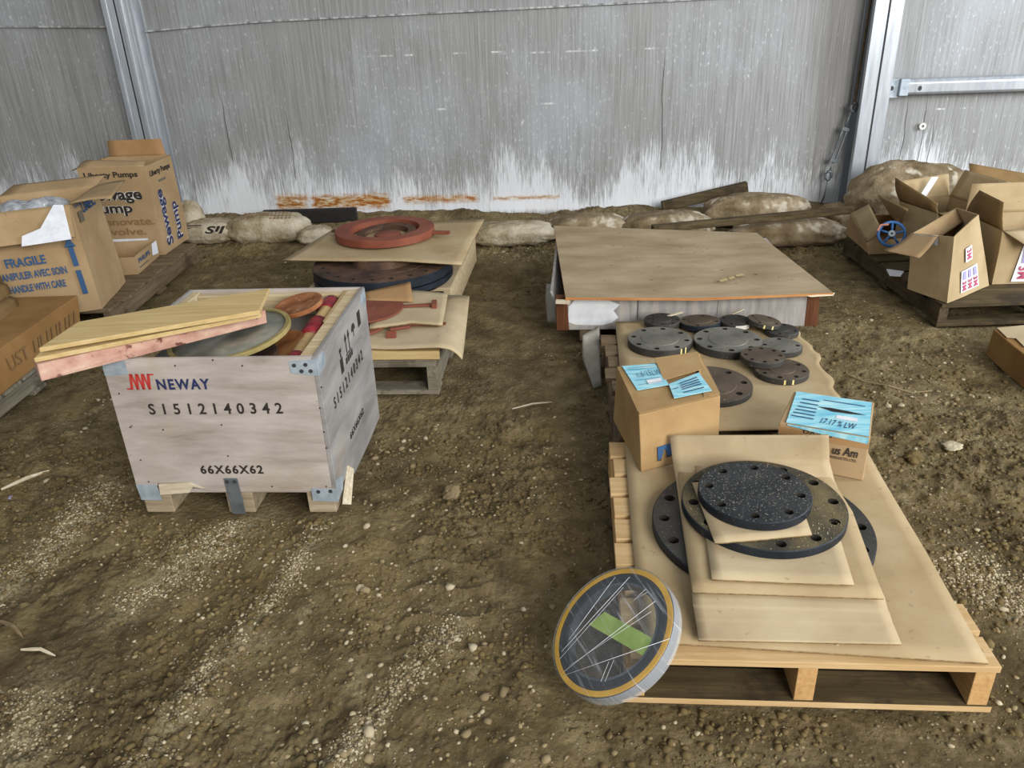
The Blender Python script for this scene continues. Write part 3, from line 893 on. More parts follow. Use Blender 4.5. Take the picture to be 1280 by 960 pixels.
# front panel with a splintered lower left corner
mb = MB()
poly = [(0, CZL + 0.0), (0.06, CZL), (0.075, CZL + 0.03), (0.18, CZL + 0.034), (0.19, CZL + 0.020), (0.235, CZL + 0.001), (0.30, CZL - 0.004), (0.661, CZL), (0.661, CH), (0, CH)]
mb.prism([(min(x, 0.661 - th - 0.0005), 0, z) for x, z in poly], (0, th, 0))
front = build(mb, 'front_panel', 'crate_ply', crate, bevel=0.0015)
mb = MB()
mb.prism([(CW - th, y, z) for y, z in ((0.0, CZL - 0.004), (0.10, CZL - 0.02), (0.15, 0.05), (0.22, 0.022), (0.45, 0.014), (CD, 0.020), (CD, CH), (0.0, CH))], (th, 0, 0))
side = build(mb, 'side_panel', 'crate_side_shaded', crate, bevel=0.0015)
ply('side_panel', 0, th, th, CD, CZL - 0.01, CH, 'crate_side_shaded')
ply('back_panel', th, CW - th, CD - th, CD, CZL - 0.01, CH)
ply('bottom_panel', th, CW - th, th, CD - th, CZL - 0.015, CZL)
# cleats inside the rim
for a in ((th, th + 0.03, th, CD - th), (CW - th - 0.045, CW - th, th, CD - th)):
    mb = MB(); mb.box(a[0], a[1], a[2], a[3], CH - 0.09, CH - 0.006)
    build(mb, 'cleat', 'ply_edge', crate, bevel=0.003)
mb = MB(); mb.box(th + 0.03, CW - th - 0.045, CD - th - 0.03, CD - th, CH - 0.09, CH - 0.012)
build(mb, 'cleat', 'ply_edge', crate, bevel=0.003)
# feet: three runners, splintered at the corners
for i, (x0, x1) in enumerate(((0.004, 0.10), (0.285, 0.375), (0.555, 0.646))):
    mb = MB(); mb.box(x0, x1, 0.012, CD - 0.005, 0.0, CZL - 0.012)
    build(mb, 'runner', 'foot_wood', crate, bevel=0.004)
mb = MB()
mb.prism([(0.075, -0.004, CZL - 0.012), (0.175, -0.004, CZL - 0.004), (0.19, -0.004, CZL + 0.018), (0.225, -0.004, CZL + 0.012), (0.18, -0.004, CZL + 0.034), (0.078, -0.004, CZL + 0.028)], (0, 0.012, 0))
build(mb, 'splinter', 'chipping', crate)
mb = MB()
mb.prism([(CW + 0.001, 0.03, 0.02), (CW + 0.02, 0.05, 0.005), (CW + 0.012, 0.16, 0.075), (CW + 0.001, 0.14, 0.10)], (0.004, 0.002, 0))
build(mb, 'splinter', 'chipping', crate)
# galvanised corner plates and strap
def plate(pts, d, n=3):
    mb = MB(); mb.prism(pts, d)
    o = build(mb, 'corner_plate', 'galv', crate, bevel=0.001)
    return o
def rivets(par, pts, nrm):
    for p in pts:
        nrm = V(nrm)
        sx = nrm.cross(V((0, 0, 1))).normalized()
        mb = MB()
        mb.prism([V(p) + sx * 0.0065 * math.cos(a) + V((0, 0, 1)) * 0.0065 * math.sin(a) for a in np.linspace(0, 2 * math.pi, 9)[:-1]], nrm * 0.002)
        build(mb, 'nail', 'alu_dark', par)
e = 0.0015
p1 = plate([(CW - 0.085, -e, CH - 0.052), (CW + e, -e, CH - 0.062), (CW + e, -e, CH - 0.006), (CW - 0.085, -e, CH - 0.012)], (0, e - 0.0003, 0))
rivets(p1, [(CW - 0.070, -e, CH - 0.026), (CW - 0.035, -e, CH - 0.024), (CW - 0.022, -e, CH - 0.045), (CW - 0.05, -e, CH - 0.045)], (0, -1, 0))
plate([(CW, 0, CH - 0.062), (CW, 0.07, CH - 0.056), (CW, 0.085, CH - 0.03), (CW, 0.07, CH - 0.008), (CW, 0, CH - 0.006)], (e, 0, 0))
plate([(0, -e, CH - 0.055), (0.075, -e, CH - 0.05), (0.075, -e, CH - 0.006), (0, -e, CH - 0.006)], (0, e - 0.0003, 0))
p2 = plate([(0.005, -e, 0.058), (0.075, -e, 0.056), (0.07, -e, 0.118), (0.0, -e, 0.118)], (0, e - 0.0003, 0))
p3 = plate([(CW - 0.083, -e, 0.055), (CW + e, -e, 0.05), (CW + e, -e, 0.100), (CW - 0.083, -e, 0.103)], (0, e - 0.0003, 0))
plate([(CW, 0, 0.055), (CW, 0.06, 0.06), (CW, 0.09, 0.10), (CW, 0.0, 0.13)], (e, 0, 0))
rivets(p3, [(CW - 0.06, -e, 0.09), (CW - 0.02, -e, 0.092)], (0, -1, 0))
plate([(CW, CD - 0.07, CH - 0.055), (CW, CD, CH - 0.06), (CW, CD, CH - 0.005), (CW, CD - 0.07, CH - 0.012)], (e, 0, 0))
mb = MB()
mb.prism([(0.300, -0.004, 0.06), (0.347, -0.004, 0.06), (0.343, -0.004, 0.142), (0.298, -0.004, 0.142)], (0, 0.003, 0))
mb.prism([(0.302, -0.004, 0.005), (0.347, -0.004, 0.005), (0.347, -0.006, 0.065), (0.302, -0.006, 0.065)], (0, 0.003, 0))
st = build(mb, 'strap', 'galv_dull', crate, bevel=0.001)
rivets(st, [(0.308, -0.004, 0.13), (0.333, -0.004, 0.13)], (0, -1, 0))
FF = Face((0, 0, 0), (CW, 0, 0), (0, 0, CH))
def on_front(x0, z0, x1, z1): return (x0 / CW, z0 / CH, x1 / CW, z1 / CH)
a, b = (0.1558, 0.4598), (0.3214, 0.4959)
FF.text('NEWAY', *on_front(a[0], a[1], b[0], b[1]), 'navy', front, 0.035, space=1.25)
a, b = (0.0625, 0.4607), (0.151, 0.5138)
lw = b[0] - a[0]
pol = []
for k in range(4):
    x0 = a[0] + lw * (0.10 + 0.21 * k)
    pol.append([((x0 + lw * 0.055) / CW, b[1] / CH), ((x0 + lw * 0.155) / CW, b[1] / CH), ((x0 + lw * 0.08) / CW, a[1] / CH), ((x0 - lw * 0.02) / CW, a[1] / CH)])
    if k < 3:
        pol.append([((x0 + lw * 0.10) / CW, b[1] / CH), ((x0 + lw * 0.17) / CW, b[1] / CH), ((x0 + lw * 0.27) / CW, a[1] / CH), ((x0 + lw * 0.20) / CW, a[1] / CH)])
pol.append([((a[0] - lw * 0.05) / CW, a[1] / CH), ((a[0] + lw * 0.12) / CW, a[1] / CH), ((a[0] + lw * 0.12) / CW, (a[1] + 0.005) / CH), ((a[0] - lw * 0.05) / CW, (a[1] + 0.005) / CH)])
pol.append([((b[0] - lw * 0.2) / CW, (b[1] - 0.005) / CH), ((b[0] + lw * 0.02) / CW, (b[1] - 0.005) / CH), ((b[0] + lw * 0.02) / CW, b[1] / CH), ((b[0] - lw * 0.2) / CW, b[1] / CH)])
FF.polys('logo', pol, 'red_print', front)
a, b = (0.1102, 0.3745), (0.5324, 0.4127)
FF.text('S1512140342', *on_front(a[0], a[1], b[0], b[1]), 'black_print', front, 0.02, space=1.7)
a, b = (0.2283, 0.1585), (0.4337, 0.1908)
FF.text('66X66X62', *on_front(a[0], a[1], b[0], b[1]), 'black_print', front, 0.03, space=1.2)
nails = [(0.2266, 0.5395), (0.433, 0.5371), (0.0287, 0.4473), (0.0347, 0.3297), (0.0391, 0.21), (0.3461, 0.5564), (0.6488, 0.3925), (0.6491, 0.2515), (0.3279, 0.2237), (0.3294, 0.3362), (0.6495, 0.3087), (0.046, 0.1285), (0.6294, 0.1093), (0.1386, 0.3204), (0.4511, 0.1095), (0.6637, 0.4629)]
FF.polys('nail_head', [[((x + 0.003 * math.cos(t)) / CW, (z + 0.003 * math.sin(t)) / CH) for t in np.linspace(0, 2 * math.pi, 8)[:-1]] for x, z in nails], 'black_print', front, 0.001)
SF = Face((CW, 0, 0), (CW, CD, 0), (CW, 0, CH))
def on_side(y0, z0, y1, z1): return (y0 / CD, z0 / CH, y1 / CD, z1 / CH)
SF.text('S1512140342', *on_side(0.10, 0.335, 0.50, 0.375), 'black_print', side, 0.02, space=1.7)
SF.text('66X66X62', *on_side(0.22, 0.155, 0.42, 0.18), 'black_print', side, 0.03, space=1.2)
sidepoly0 = [[(y_, 0.406), (y_ + 0.018, 0.406), (y_ + 0.018, 0.428), (y_, 0.428)] for y_ in (0.29, 0.315, 0.34, 0.365)]
SF.polys('smudged_mark', [[(a_ / CD, b_ / CH) for a_, b_ in q_] for q_ in sidepoly0], 'black_print', side)
def sidepoly(name, pl): SF.polys(name, [[(y / CD, z / CH) for y, z in p] for p in pl], 'black_print', side)
y = 0.24
sidepoly('fragile_mark', [[(y - 0.016, 0.40), (y + 0.016, 0.40), (y + 0.016, 0.452), (y - 0.016, 0.452)], [(y - 0.005, 0.455), (y + 0.005, 0.455), (y + 0.005, 0.47), (y - 0.005, 0.47)], [(y - 0.011, 0.472), (y + 0.011, 0.472), (y + 0.011, 0.485), (y - 0.011, 0.485)]])
sidepoly('arrow_mark', [q for yy in (0.315, 0.355) for q in ([(yy - 0.004, 0.44), (yy + 0.004, 0.44), (yy + 0.004, 0.49), (yy - 0.004, 0.49)], [(yy - 0.014, 0.485), (yy + 0.014, 0.485), (yy, 0.51)])] + [[(0.30, 0.432), (0.37, 0.432), (0.37, 0.437), (0.30, 0.437)]])
y = 0.425
sidepoly('umbrella_mark', [[(y + 0.025 * math.cos(t), 0.478 + 0.025 * math.sin(t)) for t in np.linspace(0, math.pi, 9)], [(y - 0.003, 0.455), (y + 0.003, 0.455), (y + 0.003, 0.478), (y - 0.003, 0.478)]])
y = 0.515
sidepoly('lift_mark', [[(y - 0.02, 0.46), (y + 0.02, 0.46), (y + 0.02, 0.515), (y - 0.02, 0.515)]])

def cl(p):                               # crate frame -> world
    m = Matrix.Translation((-1.236, 2.212, 0)) @ Matrix.Rotation(-0.0695, 4, 'Z')
    return m @ V(p)

# ------------------------------------------------------------------ things lying in and on the crate
def plank4(name, label, a, b, c, d, t, mat, cat='plank', group=None, edge=None):
    """a,b,c,d top corners; t thickness downward"""
    mb = MB()
    dn = V((0, 0, -t))
    mb.hexa([V(a) + dn, V(b) + dn, V(c) + dn, V(d) + dn], [a, b, c, d])
    return tag(build(mb, name, mat, bevel=0.002), label, cat, group)
# pink squared timber across the front left corner
a, b = V((-1.333, 2.058, 0.566)), V((-0.7966, 2.457, 0.566))
dirn = (b - a).normalized()
back = V((-dirn.y, dirn.x, 0)) * 0.06
mb = MB()
mb.hexa([a, b, b + back, a + back], [V((-1.34, 2.072, 0.612)), V((-0.7931, 2.453, 0.612)), V((-0.7931, 2.453, 0.612)) + back, V((-1.34, 2.072, 0.612)) + back])
tag(build(mb, 'timber_beam', 'pink_wood', bevel=0.003), 'pinkish squared timber lying lowest of the boards across the crate corner', 'timber')
plank4('plank', 'narrow yellow board sandwiched between the pink timber and the top plank', (-1.35, 2.082, 0.628), (-0.7863, 2.38, 0.628), (-0.8291, 2.569, 0.628), (-1.372, 2.252, 0.628), 0.014, 'wood_yellow', group='boards on the crate')
plank4('plank', 'wide yellow plywood plank topmost on the grey crate', (-1.341, 2.104, 0.65), (-0.7792, 2.348, 0.65), (-0.8015, 2.562, 0.652), (-1.326, 2.311, 0.65), 0.014, 'wood_yellow', group='boards on the crate')

def tilted_disc(name, label, c, r, thick, tilt, mats, cat, ring=None, rib=0.0, group=None, n=56):
    """disc or ring lying at a tilt; tilt = euler"""
    t = thing(name, label, cat, c, group=group, tilt=tilt)
    mb = MB()
    if ring:
        mb.lathe([(ring, 0), (r, 0), (r, thick - 0.002), (r - 0.002, thick), (ring, thick)], n)
        build(mb, 'rim', mats[0], t, smooth=False)
        m2 = MB()
        m2.lathe([(0.0005, 0.004), (ring - 0.0005, 0.004), (ring - 0.0005, thick - 0.005), (ring * 0.5, thick - 0.003), (0.0005, thick - 0.005)], n)
        build(m2, 'face', mats[1], t, smooth=True)
    else:
        mb.lathe([(0.0005, 0), (r - 0.002, 0), (r, 0.002), (r, thick - 0.002), (r - 0.002, thick), (r - 0.012, thick), (r - 0.016, thick - 0.002 * (rib > 0)), (0.0005, thick - 0.002 * (rib > 0))], n)
        o = build(mb, 'plate', mats[0], t)
        shade_auto(o)
    return t
tilted_disc('gasket', 'large dusty round gasket with worn yellow rim inside the crate', cl((0.300, 0.25, 0.530)), 0.200, 0.014, (0.06, -0.10, 0), ('dull_yellow', 'dusty_disc'), 'gasket', ring=0.184)
tilted_disc('blind_plate', 'rusty round plate with pale flaking rim at the back of the crate', cl((0.4682, 0.4681, 0.55)), 0.088, 0.016, (0.10, -0.16, 0), ('rust',), 'plate', rib=1, group='rusty plates in the crate')
tilted_disc('blind_plate', 'brown rusty disc leaning under the flaking round plate inside the crate', cl((0.450, 0.20, 0.490)), 0.118, 0.014, (0.12, -0.28, 0), ('rust_orange',), 'plate', rib=1, group='rusty plates in the crate')
tilted_disc('blind_plate', 'dull brown disc lowest by the crate front, below the yellow rimmed gasket', cl((0.385, 0.150, 0.478)), 0.105, 0.012, (0.10, -0.24, 0), ('rust_dark',), 'plate', rib=1, group='rusty plates in the crate')
tb = thing('wrapped_tube', 'tan tube with crimson wrap bands beside the rusty discs in the crate', 'tube', cl((0, 0, 0)), -0.0695)
p, q = V((0.565, 0.055, 0.500)), V((0.555, 0.585, 0.525))
mb = MB(); mb.tube([p.lerp(q, t) for t in np.linspace(0, 1, 8)], 0.030, 14)
build(mb, 'tube', 'red_band', tb, smooth=True)
for t0, t1, rr in ((0.0, 0.10, 0.034), (0.40, 0.60, 0.038), (0.80, 0.95, 0.035)):
    mb = MB(); mb.tube([p.lerp(q, t) + V((0, 0, 0.002 * math.sin(t * 90))) for t in np.linspace(t0, t1, 7)], [rr * (1 + 0.06 * math.sin(i * 2.3)) for i in range(7)], 14)
    build(mb, 'wrap_band', 'red_cloth', tb, smooth=True)
mb = MB(); mb.hexa([(0.5817, 0.3479, 0.535), (0.6051, 0.3323, 0.535), (0.6035, 0.6579, 0.535), (0.5776, 0.6774, 0.535)], [(0.5946, 0.3107, 0.555), (0.6176, 0.2952, 0.555), (0.6157, 0.6175, 0.555), (0.5901, 0.6368, 0.555)])
o = build(mb, 'batten', 'red_band', loc=(-1.236, 2.212, 0), rotz=-0.0695, bevel=0.002)
tag(o, 'thin pale wooden batten inside the crate along its right wall', 'timber')

# ------------------------------------------------------------------ flat plywood crate behind
fcr = thing('flat_crate', 'wide low grey plywood crate with tan plywood lid near the back wall', 'crate', (0.255, 3.55, 0), -0.06)
def wl(p, o=(0.255, 3.55, 0), a=-0.06):
    return Matrix.Rotation(-a, 4, 'Z') @ (V(p) - V(o))
Lfl, Lfr, Lbr, Lbl = [wl(p) for p in ((0.2634, 3.483, 0.25), (1.472, 3.401, 0.252), (1.437, 4.46, 0.25), (0.2866, 4.705, 0.275))]
FWd = wl((1.416, 3.39, 0.235))[0]
bk = Lbr.y - 0.03
def pan(name, mat, b, t, **k):
    mb = MB(); mb.hexa(b, t)
    return build(mb, name, mat, fcr, **k)
mb = MB(); mb.box(0.015, FWd - 0.015, 0, 0.018, 0.062, 0.235)
fpan = build(mb, 'front_panel', 'flat_ply', fcr, bevel=0.002)
for nm, mt, x0, x1, y0, y1 in (('side_panel', 'flat_ply', FWd - 0.018, FWd, 0.02, bk), ('back_panel', 'flat_ply', 0.0, FWd, bk - 0.018, bk)):
    mb = MB(); mb.box(x0, x1, y0, y1, 0.062, 0.232)
    build(mb, nm, mt, fcr, bevel=0.002)
# left panel has sprung outward
pan('side_panel', 'flat_ply', [(0.0, 0.03, 0.062), (0.015, 0.03, 0.062), (0.015, bk + 0.2, 0.062), (0.0, bk + 0.2, 0.062)], [(-0.06, 0.10, 0.225), (-0.048, 0.10, 0.225), (0.005, bk + 0.25, 0.26), (-0.01, bk + 0.25, 0.26)], bevel=0.002)
for x0 in (-0.03, FWd - 0.03):
    mb = MB(); mb.hexa([(x0, -0.004, 0.062), (x0 + 0.06, -0.004, 0.062), (x0 + 0.06, 0.03, 0.062), (x0, 0.03, 0.062)], [(x0 - 0.004, -0.004, 0.232), (x0 + 0.05, -0.004, 0.232), (x0 + 0.05, 0.03, 0.232), (x0 - 0.004, 0.03, 0.232)])
    build(mb, 'corner_batten', 'post_brown', fcr, bevel=0.002)
for x0 in (0.08, FWd / 2, FWd - 0.16):
    mb = MB(); mb.box(x0, x0 + 0.1, 0.01, bk, 0, 0.062)
    build(mb, 'runner', 'wood_old_y', fcr, bevel=0.003)
mb = MB(); mb.box(0, FWd, 0.018, bk - 0.02, 0.062, 0.078)
build(mb, 'bottom_panel', 'flat_ply', fcr)
mb = MB()
dn = V((0, 0, -0.012))
mid = (Lfl + Lfr) / 2 + V((0, -0.012, -0.010))
top = [Lfl, mid, Lfr, Lbr, Lbl]
mb.prism([p + dn for p in top], -dn)
mb.bm.faces.ensure_lookup_table()
for f in mb.bm.faces:
    f.material_index = 0
lid = build(mb, 'lid', ['ply_lid', 'ply_orange'], fcr)
for p in lid.data.polygons:
    if abs(p.normal.z) < 0.5: p.material_index = 1
lid_face = Face(Lfl + (Lfr - Lfl) * 0.62 + (Lbl - Lfl) * 0.13, Lfl + (Lfr - Lfl) * 0.78 + (Lbr - Lfr) * 0.22, Lfl + (Lfr - Lfl) * 0.60 + (Lbl - Lfl) * 0.23)
lid_face.polys('chalk_mark', [[(0, 0.1), (0.25, 0.2), (0.25, 0.42), (0, 0.3)], [(0.3, 0.2), (0.5, 0.35), (0.5, 0.55), (0.3, 0.42)], [(0.56, 0.4), (0.8, 0.45), (0.8, 0.65), (0.56, 0.6)]], 'chalk', lid, 0.001)
pf = Face((0, 0, 0.062), (FWd, 0, 0.062), (0, 0, 0.235))
pat = [(0.018, 0.25), (0.05, 0.16), (0.10, 0.14), (0.16, 0.13), (0.20, 0.2), (0.225, 0.35), (0.205, 0.55), (0.23, 0.72), (0.18, 0.86), (0.11, 0.90), (0.05, 0.88), (0.025, 0.7)]
pf.polys('paint_patch', [pat], 'white_paint', fpan, 0.001)
pf.polys('panel_seam', [[(0.30, 0.3), (0.304, 0.3), (0.304, 1), (0.30, 1)], [(0.62, 0.2), (0.6215, 0.2), (0.6215, 1), (0.62, 1)]], 'alu_dark', fpan, 0.001)
# splintered lid edge at the right tip and left corner
mb = MB()
mb.hexa([Lfr + V((-0.10, -0.006, -0.016)), Lfr + V((0.0, -0.002, -0.013)), Lfr + V((0.0, 0.03, -0.013)), Lfr + V((-0.1, 0.03, -0.016))], [Lfr + V((-0.12, -0.004, -0.011)), Lfr + V((0.008, 0.004, -0.001)), Lfr + V((0.0, 0.03, -0.011)), Lfr + V((-0.1, 0.03, -0.011))])
build(mb, 'splinter', 'chipping', fcr)
mb = MB()
mb.beam(Lfl + V((-0.045, 0.0, -0.018)), Lfl + V((0.02, -0.006, -0.02)), 0.03, 0.012)
build(mb, 'splinter', 'chipping', fcr)
sheet('torn_flap', [[(-0.075, 0.12, 0.06), (-0.03, 0.10, 0.06)], [(-0.085, 0.2, 0.15), (-0.04, 0.16, 0.17)], [(-0.08, 0.32, 0.19), (-0.03, 0.26, 0.215)]], 0.004, 'grey_sheet', fcr, nu=4, nv=4, warp=0.01, seed=5)

# ------------------------------------------------------------------ cardboard layers on the two right pallets
def curl(amount, seed):
    def f(Gd):
        Gd = Gd.copy()
        k = fbm(Gd[:, :, 0], Gd[:, :, 1], 5, 3, seed)
        nv_ = Gd.shape[0]
        edge = np.linspace(-1, 1, nv_)[:, None] ** 8
        Gd[:, :, 2] += amount * np.abs(edge) * (0.4 + k)
        return Gd
    return f
GC = 'cardboard sheets on the right pallets'
flat_sheet('cardboard_sheet', 'largest cardboard sheet covering the deck of the front pine pallet', 'cardboard',
           [[(0.2779, 1.395, 0.145), (0.6603, 1.342, 0.145), (1.02, 1.289, 0.145)], [(0.3154, 1.796, 0.145), (0.6794, 1.755, 0.145), (1.073, 1.678, 0.145)], [(0.3555, 2.175, 0.145), (0.7421, 2.122, 0.145), (1.115, 2.043, 0.145)], [(0.3743, 2.34, 0.145), (0.7924, 2.296, 0.145), (1.141, 2.236, 0.145)]], 0.005, 'card', GC, nu=24, nv=8, warp=0.002, seed=3)
def ragged(Gd):
    Gd = Gd.copy()
    nv_, nu_ = Gd.shape[:2]
    rag = fbm(np.linspace(0, 9, nv_), np.zeros(nv_), 2.2, 3, 9) * 0.06
    Gd[:, -1, 0] += rag
    Gd[:, -2, 0] += rag * 0.6
    Gd[:, -1, 2] += np.abs(rag) * 0.35
    return Gd
flat_sheet('cardboard_sheet', 'ragged edged cardboard sheet under the small flanges on the rear pallet', 'cardboard',
           [[(0.3811, 2.388, 0.152), (0.7004, 2.356, 0.152), (0.9012, 2.346, 0.152), (1.153, 2.386, 0.15)], [(0.4214, 2.77, 0.141), (0.7975, 2.736, 0.141), (1.036, 2.715, 0.141), (1.205, 2.63, 0.141)], [(0.4548, 3.081, 0.141), (0.8742, 3.039, 0.141), (1.101, 3.017, 0.141), (1.256, 3.001, 0.141)], [(0.4886, 3.434, 0.141), (0.8224, 3.418, 0.141), (1.068, 3.371, 0.141), (1.277, 3.269, 0.141)]], 0.004, 'card', GC, nu=26, nv=10, seed=4, extra=ragged)
flat_sheet('cardboard_sheet', 'long creased cardboard sheet over the bottom flange, its back edge bent up', 'cardboard',
           [[(0.4025, 1.377, 0.16), (0.6293, 1.361, 0.157), (0.8507, 1.341, 0.159)], [(0.4087, 1.431, 0.1655), (0.6361, 1.41, 0.1655), (0.8553, 1.39, 0.1655)], [(0.4087, 1.439, 0.1675), (0.635, 1.419, 0.1675), (0.855, 1.398, 0.1675)], [(0.4114, 1.47, 0.172), (0.6389, 1.448, 0.172), (0.86, 1.428, 0.172)], [(0.4112, 1.478, 0.1745), (0.6376, 1.457, 0.1745), (0.8594, 1.436, 0.1745)], [(0.4176, 1.516, 0.178), (0.644, 1.494, 0.178), (0.8677, 1.473, 0.178)], [(0.4809, 2.019, 0.178), (0.7163, 2.002, 0.178), (0.9441, 1.986, 0.178)], [(0.4878, 2.105, 0.19), (0.7222, 2.071, 0.2), (0.9414, 2.03, 0.215)], [(0.4846, 2.157, 0.255), (0.7138, 2.094, 0.28), (0.9196, 2.015, 0.315)]], 0.004, 'card_pale', GC, nu=18, nv=8, seed=5)
flat_sheet('cardboard_sheet', 'second cardboard layer ending just short of the long creased sheet', 'cardboard',
           [[(0.4166, 1.506, 0.189), (0.6398, 1.485, 0.1865), (0.8577, 1.458, 0.1885)], [(0.4611, 1.846, 0.1835), (0.6985, 1.83, 0.1835), (0.9286, 1.815, 0.1835)], [(0.4992, 2.087, 0.1835), (0.7234, 2.07, 0.1835), (0.9378, 2.054, 0.1835)]], 0.004, 'card', GC, nu=14, nv=7, seed=6)
flat_sheet('cardboard_sheet', 'pale cardboard square directly under the large dusty flange', 'cardboard',
           [[(0.4708, 1.541, 0.197), (0.6421, 1.523, 0.193), (0.8034, 1.5, 0.197)], [(0.5163, 1.835, 0.189), (0.6956, 1.822, 0.189), (0.8687, 1.811, 0.189)], [(0.5607, 2.143, 0.19), (0.7406, 2.131, 0.189), (0.9031, 2.117, 0.19)]], 0.004, 'card_pale', GC, nu=12, nv=7, seed=7)
flat_sheet('cardboard_sheet', 'small cardboard piece between the speckled top flange and the dusty one', 'cardboard',
           [[(0.5035, 1.649, 0.2225), (0.631, 1.657, 0.2225), (0.7587, 1.669, 0.2225)], [(0.5074, 1.935, 0.2225), (0.6467, 1.938, 0.2225), (0.7961, 1.935, 0.2225)]], 0.004, 'card_pale', GC, nu=8, nv=8, seed=8)

# ------------------------------------------------------------------ flanges
def flange(label, c, ztop, r, thick, nh, hr, bc, top_mat, side_mat, face_r=0.0, rot=0.0, tilt=None, marks=None, group=None, face_mat=None, n=72):
    t = thing('blind_flange', label, 'flange', (c[0], c[1], ztop - thick), rot, group)
    if tilt: t.rotation_euler = (tilt[0], tilt[1], rot)
    bm = bmesh.new()
    ch = min(0.0025, thick * 0.15)
    def loop(cx, cy, rr, z, k):
        return [bm.verts.new((cx + rr * math.cos(2 * math.pi * i / k), cy + rr * math.sin(2 * math.pi * i / k), z)) for i in range(k)]
    def edges(l): return [bm.edges.new((l[i], l[(i + 1) % len(l)])) for i in range(len(l))]
    def strip(a, b, mi):
        for i in range(len(a)):
            f = bm.faces.new((a[i], a[(i + 1) % len(a)], b[(i + 1) % len(b)], b[i]))
            f.material_index = mi
            f.smooth = True
    hc = [(bc * math.cos(2 * math.pi * (k + 0.5) / nh), bc * math.sin(2 * math.pi * (k + 0.5) / nh)) for k in range(nh)]
    tops, bots = [loop(0, 0, r - ch, thick, n)], [loop(0, 0, r - ch, 0, n)]
    for x, y in hc:
        tops.append(loop(x, y, hr, thick, 18))
        bots.append(loop(x, y, hr, 0, 18))
    for ls in (tops, bots):
        ee = []
        for l in ls: ee += edges(l)
        res = bmesh.ops.triangle_fill(bm, use_beauty=True, use_dissolve=False, edges=ee)
        for f in [g for g in res['geom'] if isinstance(g, bmesh.types.BMFace)]:
            f.material_index = 0
    a, b = loop(0, 0, r, thick - ch, n), loop(0, 0, r, ch, n)
    strip(tops[0], a, 1); strip(a, b, 1); strip(b, bots[0], 1)
    for k in range(1, len(tops)): strip(tops[k], bots[k], 2)
    bmesh.ops.recalc_face_normals(bm, faces=bm.faces)
    me = bpy.data.meshes.new('disc')
    bm.to_mesh(me); bm.free()
    o = link('disc', me, [top_mat, side_mat, 'hole'], t)
    try: me.set_sharp_from_angle(angle=0.7)
    except Exception: pass
    if face_r:
        mb = MB()
        mb.lathe([(0.0005, thick), (face_r + 0.002, thick), (face_r, thick + 0.0022), (face_r * 0.96, thick + 0.0022), (0.0005, thick + 0.0022)], 48, closed=False)
        build(mb, 'raised_face', face_mat or top_mat, t)
    if marks:
        for a0 in marks:
            mb = MB()
            ca, sa = math.cos(a0 - rot), math.sin(a0 - rot)
            p = V((ca, sa, 0)) * (r + 0.0006)
            w = V((-sa, ca, 0)) * 0.0035
            mb.hexa([p - w + V((0, 0, 0.002)), p + w + V((0, 0, 0.002)), p + w - V((ca, sa, 0)) * 0.002 + V((0, 0, 0.002)), p - w - V((ca, sa, 0)) * 0.002 + V((0, 0, 0.002))],
                    [p - w + V((0, 0, thick - 0.002)), p + w + V((0, 0, thick - 0.002)), p + w - V((ca, sa, 0)) * 0.002 + V((0, 0, thick - 0.002)), p - w - V((ca, sa, 0)) * 0.002 + V((0, 0, thick - 0.002))])
            build(mb, 'paint_mark', 'yellow_mark', t)
    return t
GF = 'blind flanges'
flange('widest dark flange, lowest of the front stack, showing at both sides of cardboard', (0.670, 1.798), 0.173, 0.295, 0.027, 16, 0.0155, 0.262, 'steel_dark', 'steel_blue', rot=0.05, group=GF)
flange('large dusty gritty flange in the middle of the front stack', (0.682, 1.832), 0.217, 0.221, 0.027, 12, 0.0145, 0.190, 'steel_dusty', 'steel_blue', rot=0.20, group=GF)
flange('blue grey speckled flange topmost of the front stack', (0.657, 1.840), 0.250, 0.152, 0.027, 8, 0.0125, 0.122, 'steel_speck', 'steel_blue', rot=0.12, group=GF)
z1 = 0.142
flange('left of the two big grey flanges on the rear pallet, smooth raised face', (0.638, 3.131), z1 + 0.033, 0.136, 0.032, 8, 0.0115, 0.112, 'steel_face', 'steel_dark', 0.078, 0.1, marks=(-0.86, -1.05), group=GF)
flange('right of the two big grey flanges on the rear pallet, plain face', (0.919, 3.093), z1 + 0.033, 0.143, 0.032, 8, 0.012, 0.118, 'steel_face', 'steel_dark', 0.08, 0.25, group=GF)
flange('dark flange half hidden behind the carton with two blue labels', (0.742, 2.690), z1 + 0.027, 0.160, 0.026, 8, 0.013, 0.130, 'steel_brown', 'steel_dark', 0.10, 0.35, group=GF)
flange('brown lower flange of the overlapping pair at the sheet right edge', (1.051, 2.800), z1 + 0.024, 0.104, 0.023, 8, 0.0095, 0.082, 'steel_brown', 'steel_dark', 0.05, 0.0, marks=(-1.75, -1.45), group=GF)
flange('small dark brown flange lying on top of another brown one', (1.000, 2.880), z1 + 0.050, 0.086, 0.024, 8, 0.0085, 0.066, 'steel_brown', 'steel_dark', 0.0, 0.2, group=GF)
flange('smooth light grey flange just behind the overlapping brown pair', (1.124, 3.030), z1 + 0.024, 0.086, 0.023, 4, 0.0095, 0.066, 'steel_face', 'steel_dark', 0.0, 0.6, group=GF)
flange('lower dark flange at the back right corner of the rear pallet', (1.185, 3.208), z1 + 0.022, 0.072, 0.021, 4, 0.008, 0.055, 'steel_dark', 'steel_dark', 0.03, 0.3, group=GF)
flange('tilted brown flange with two paint ticks, leaning on another at back right', (1.120, 3.262), z1 + 0.047, 0.074, 0.020, 4, 0.008, 0.056, 'steel_brown', 'steel_dark', 0.04, 0.1, tilt=(0.0, 0.16), marks=(-1.85, -1.35), group=GF)
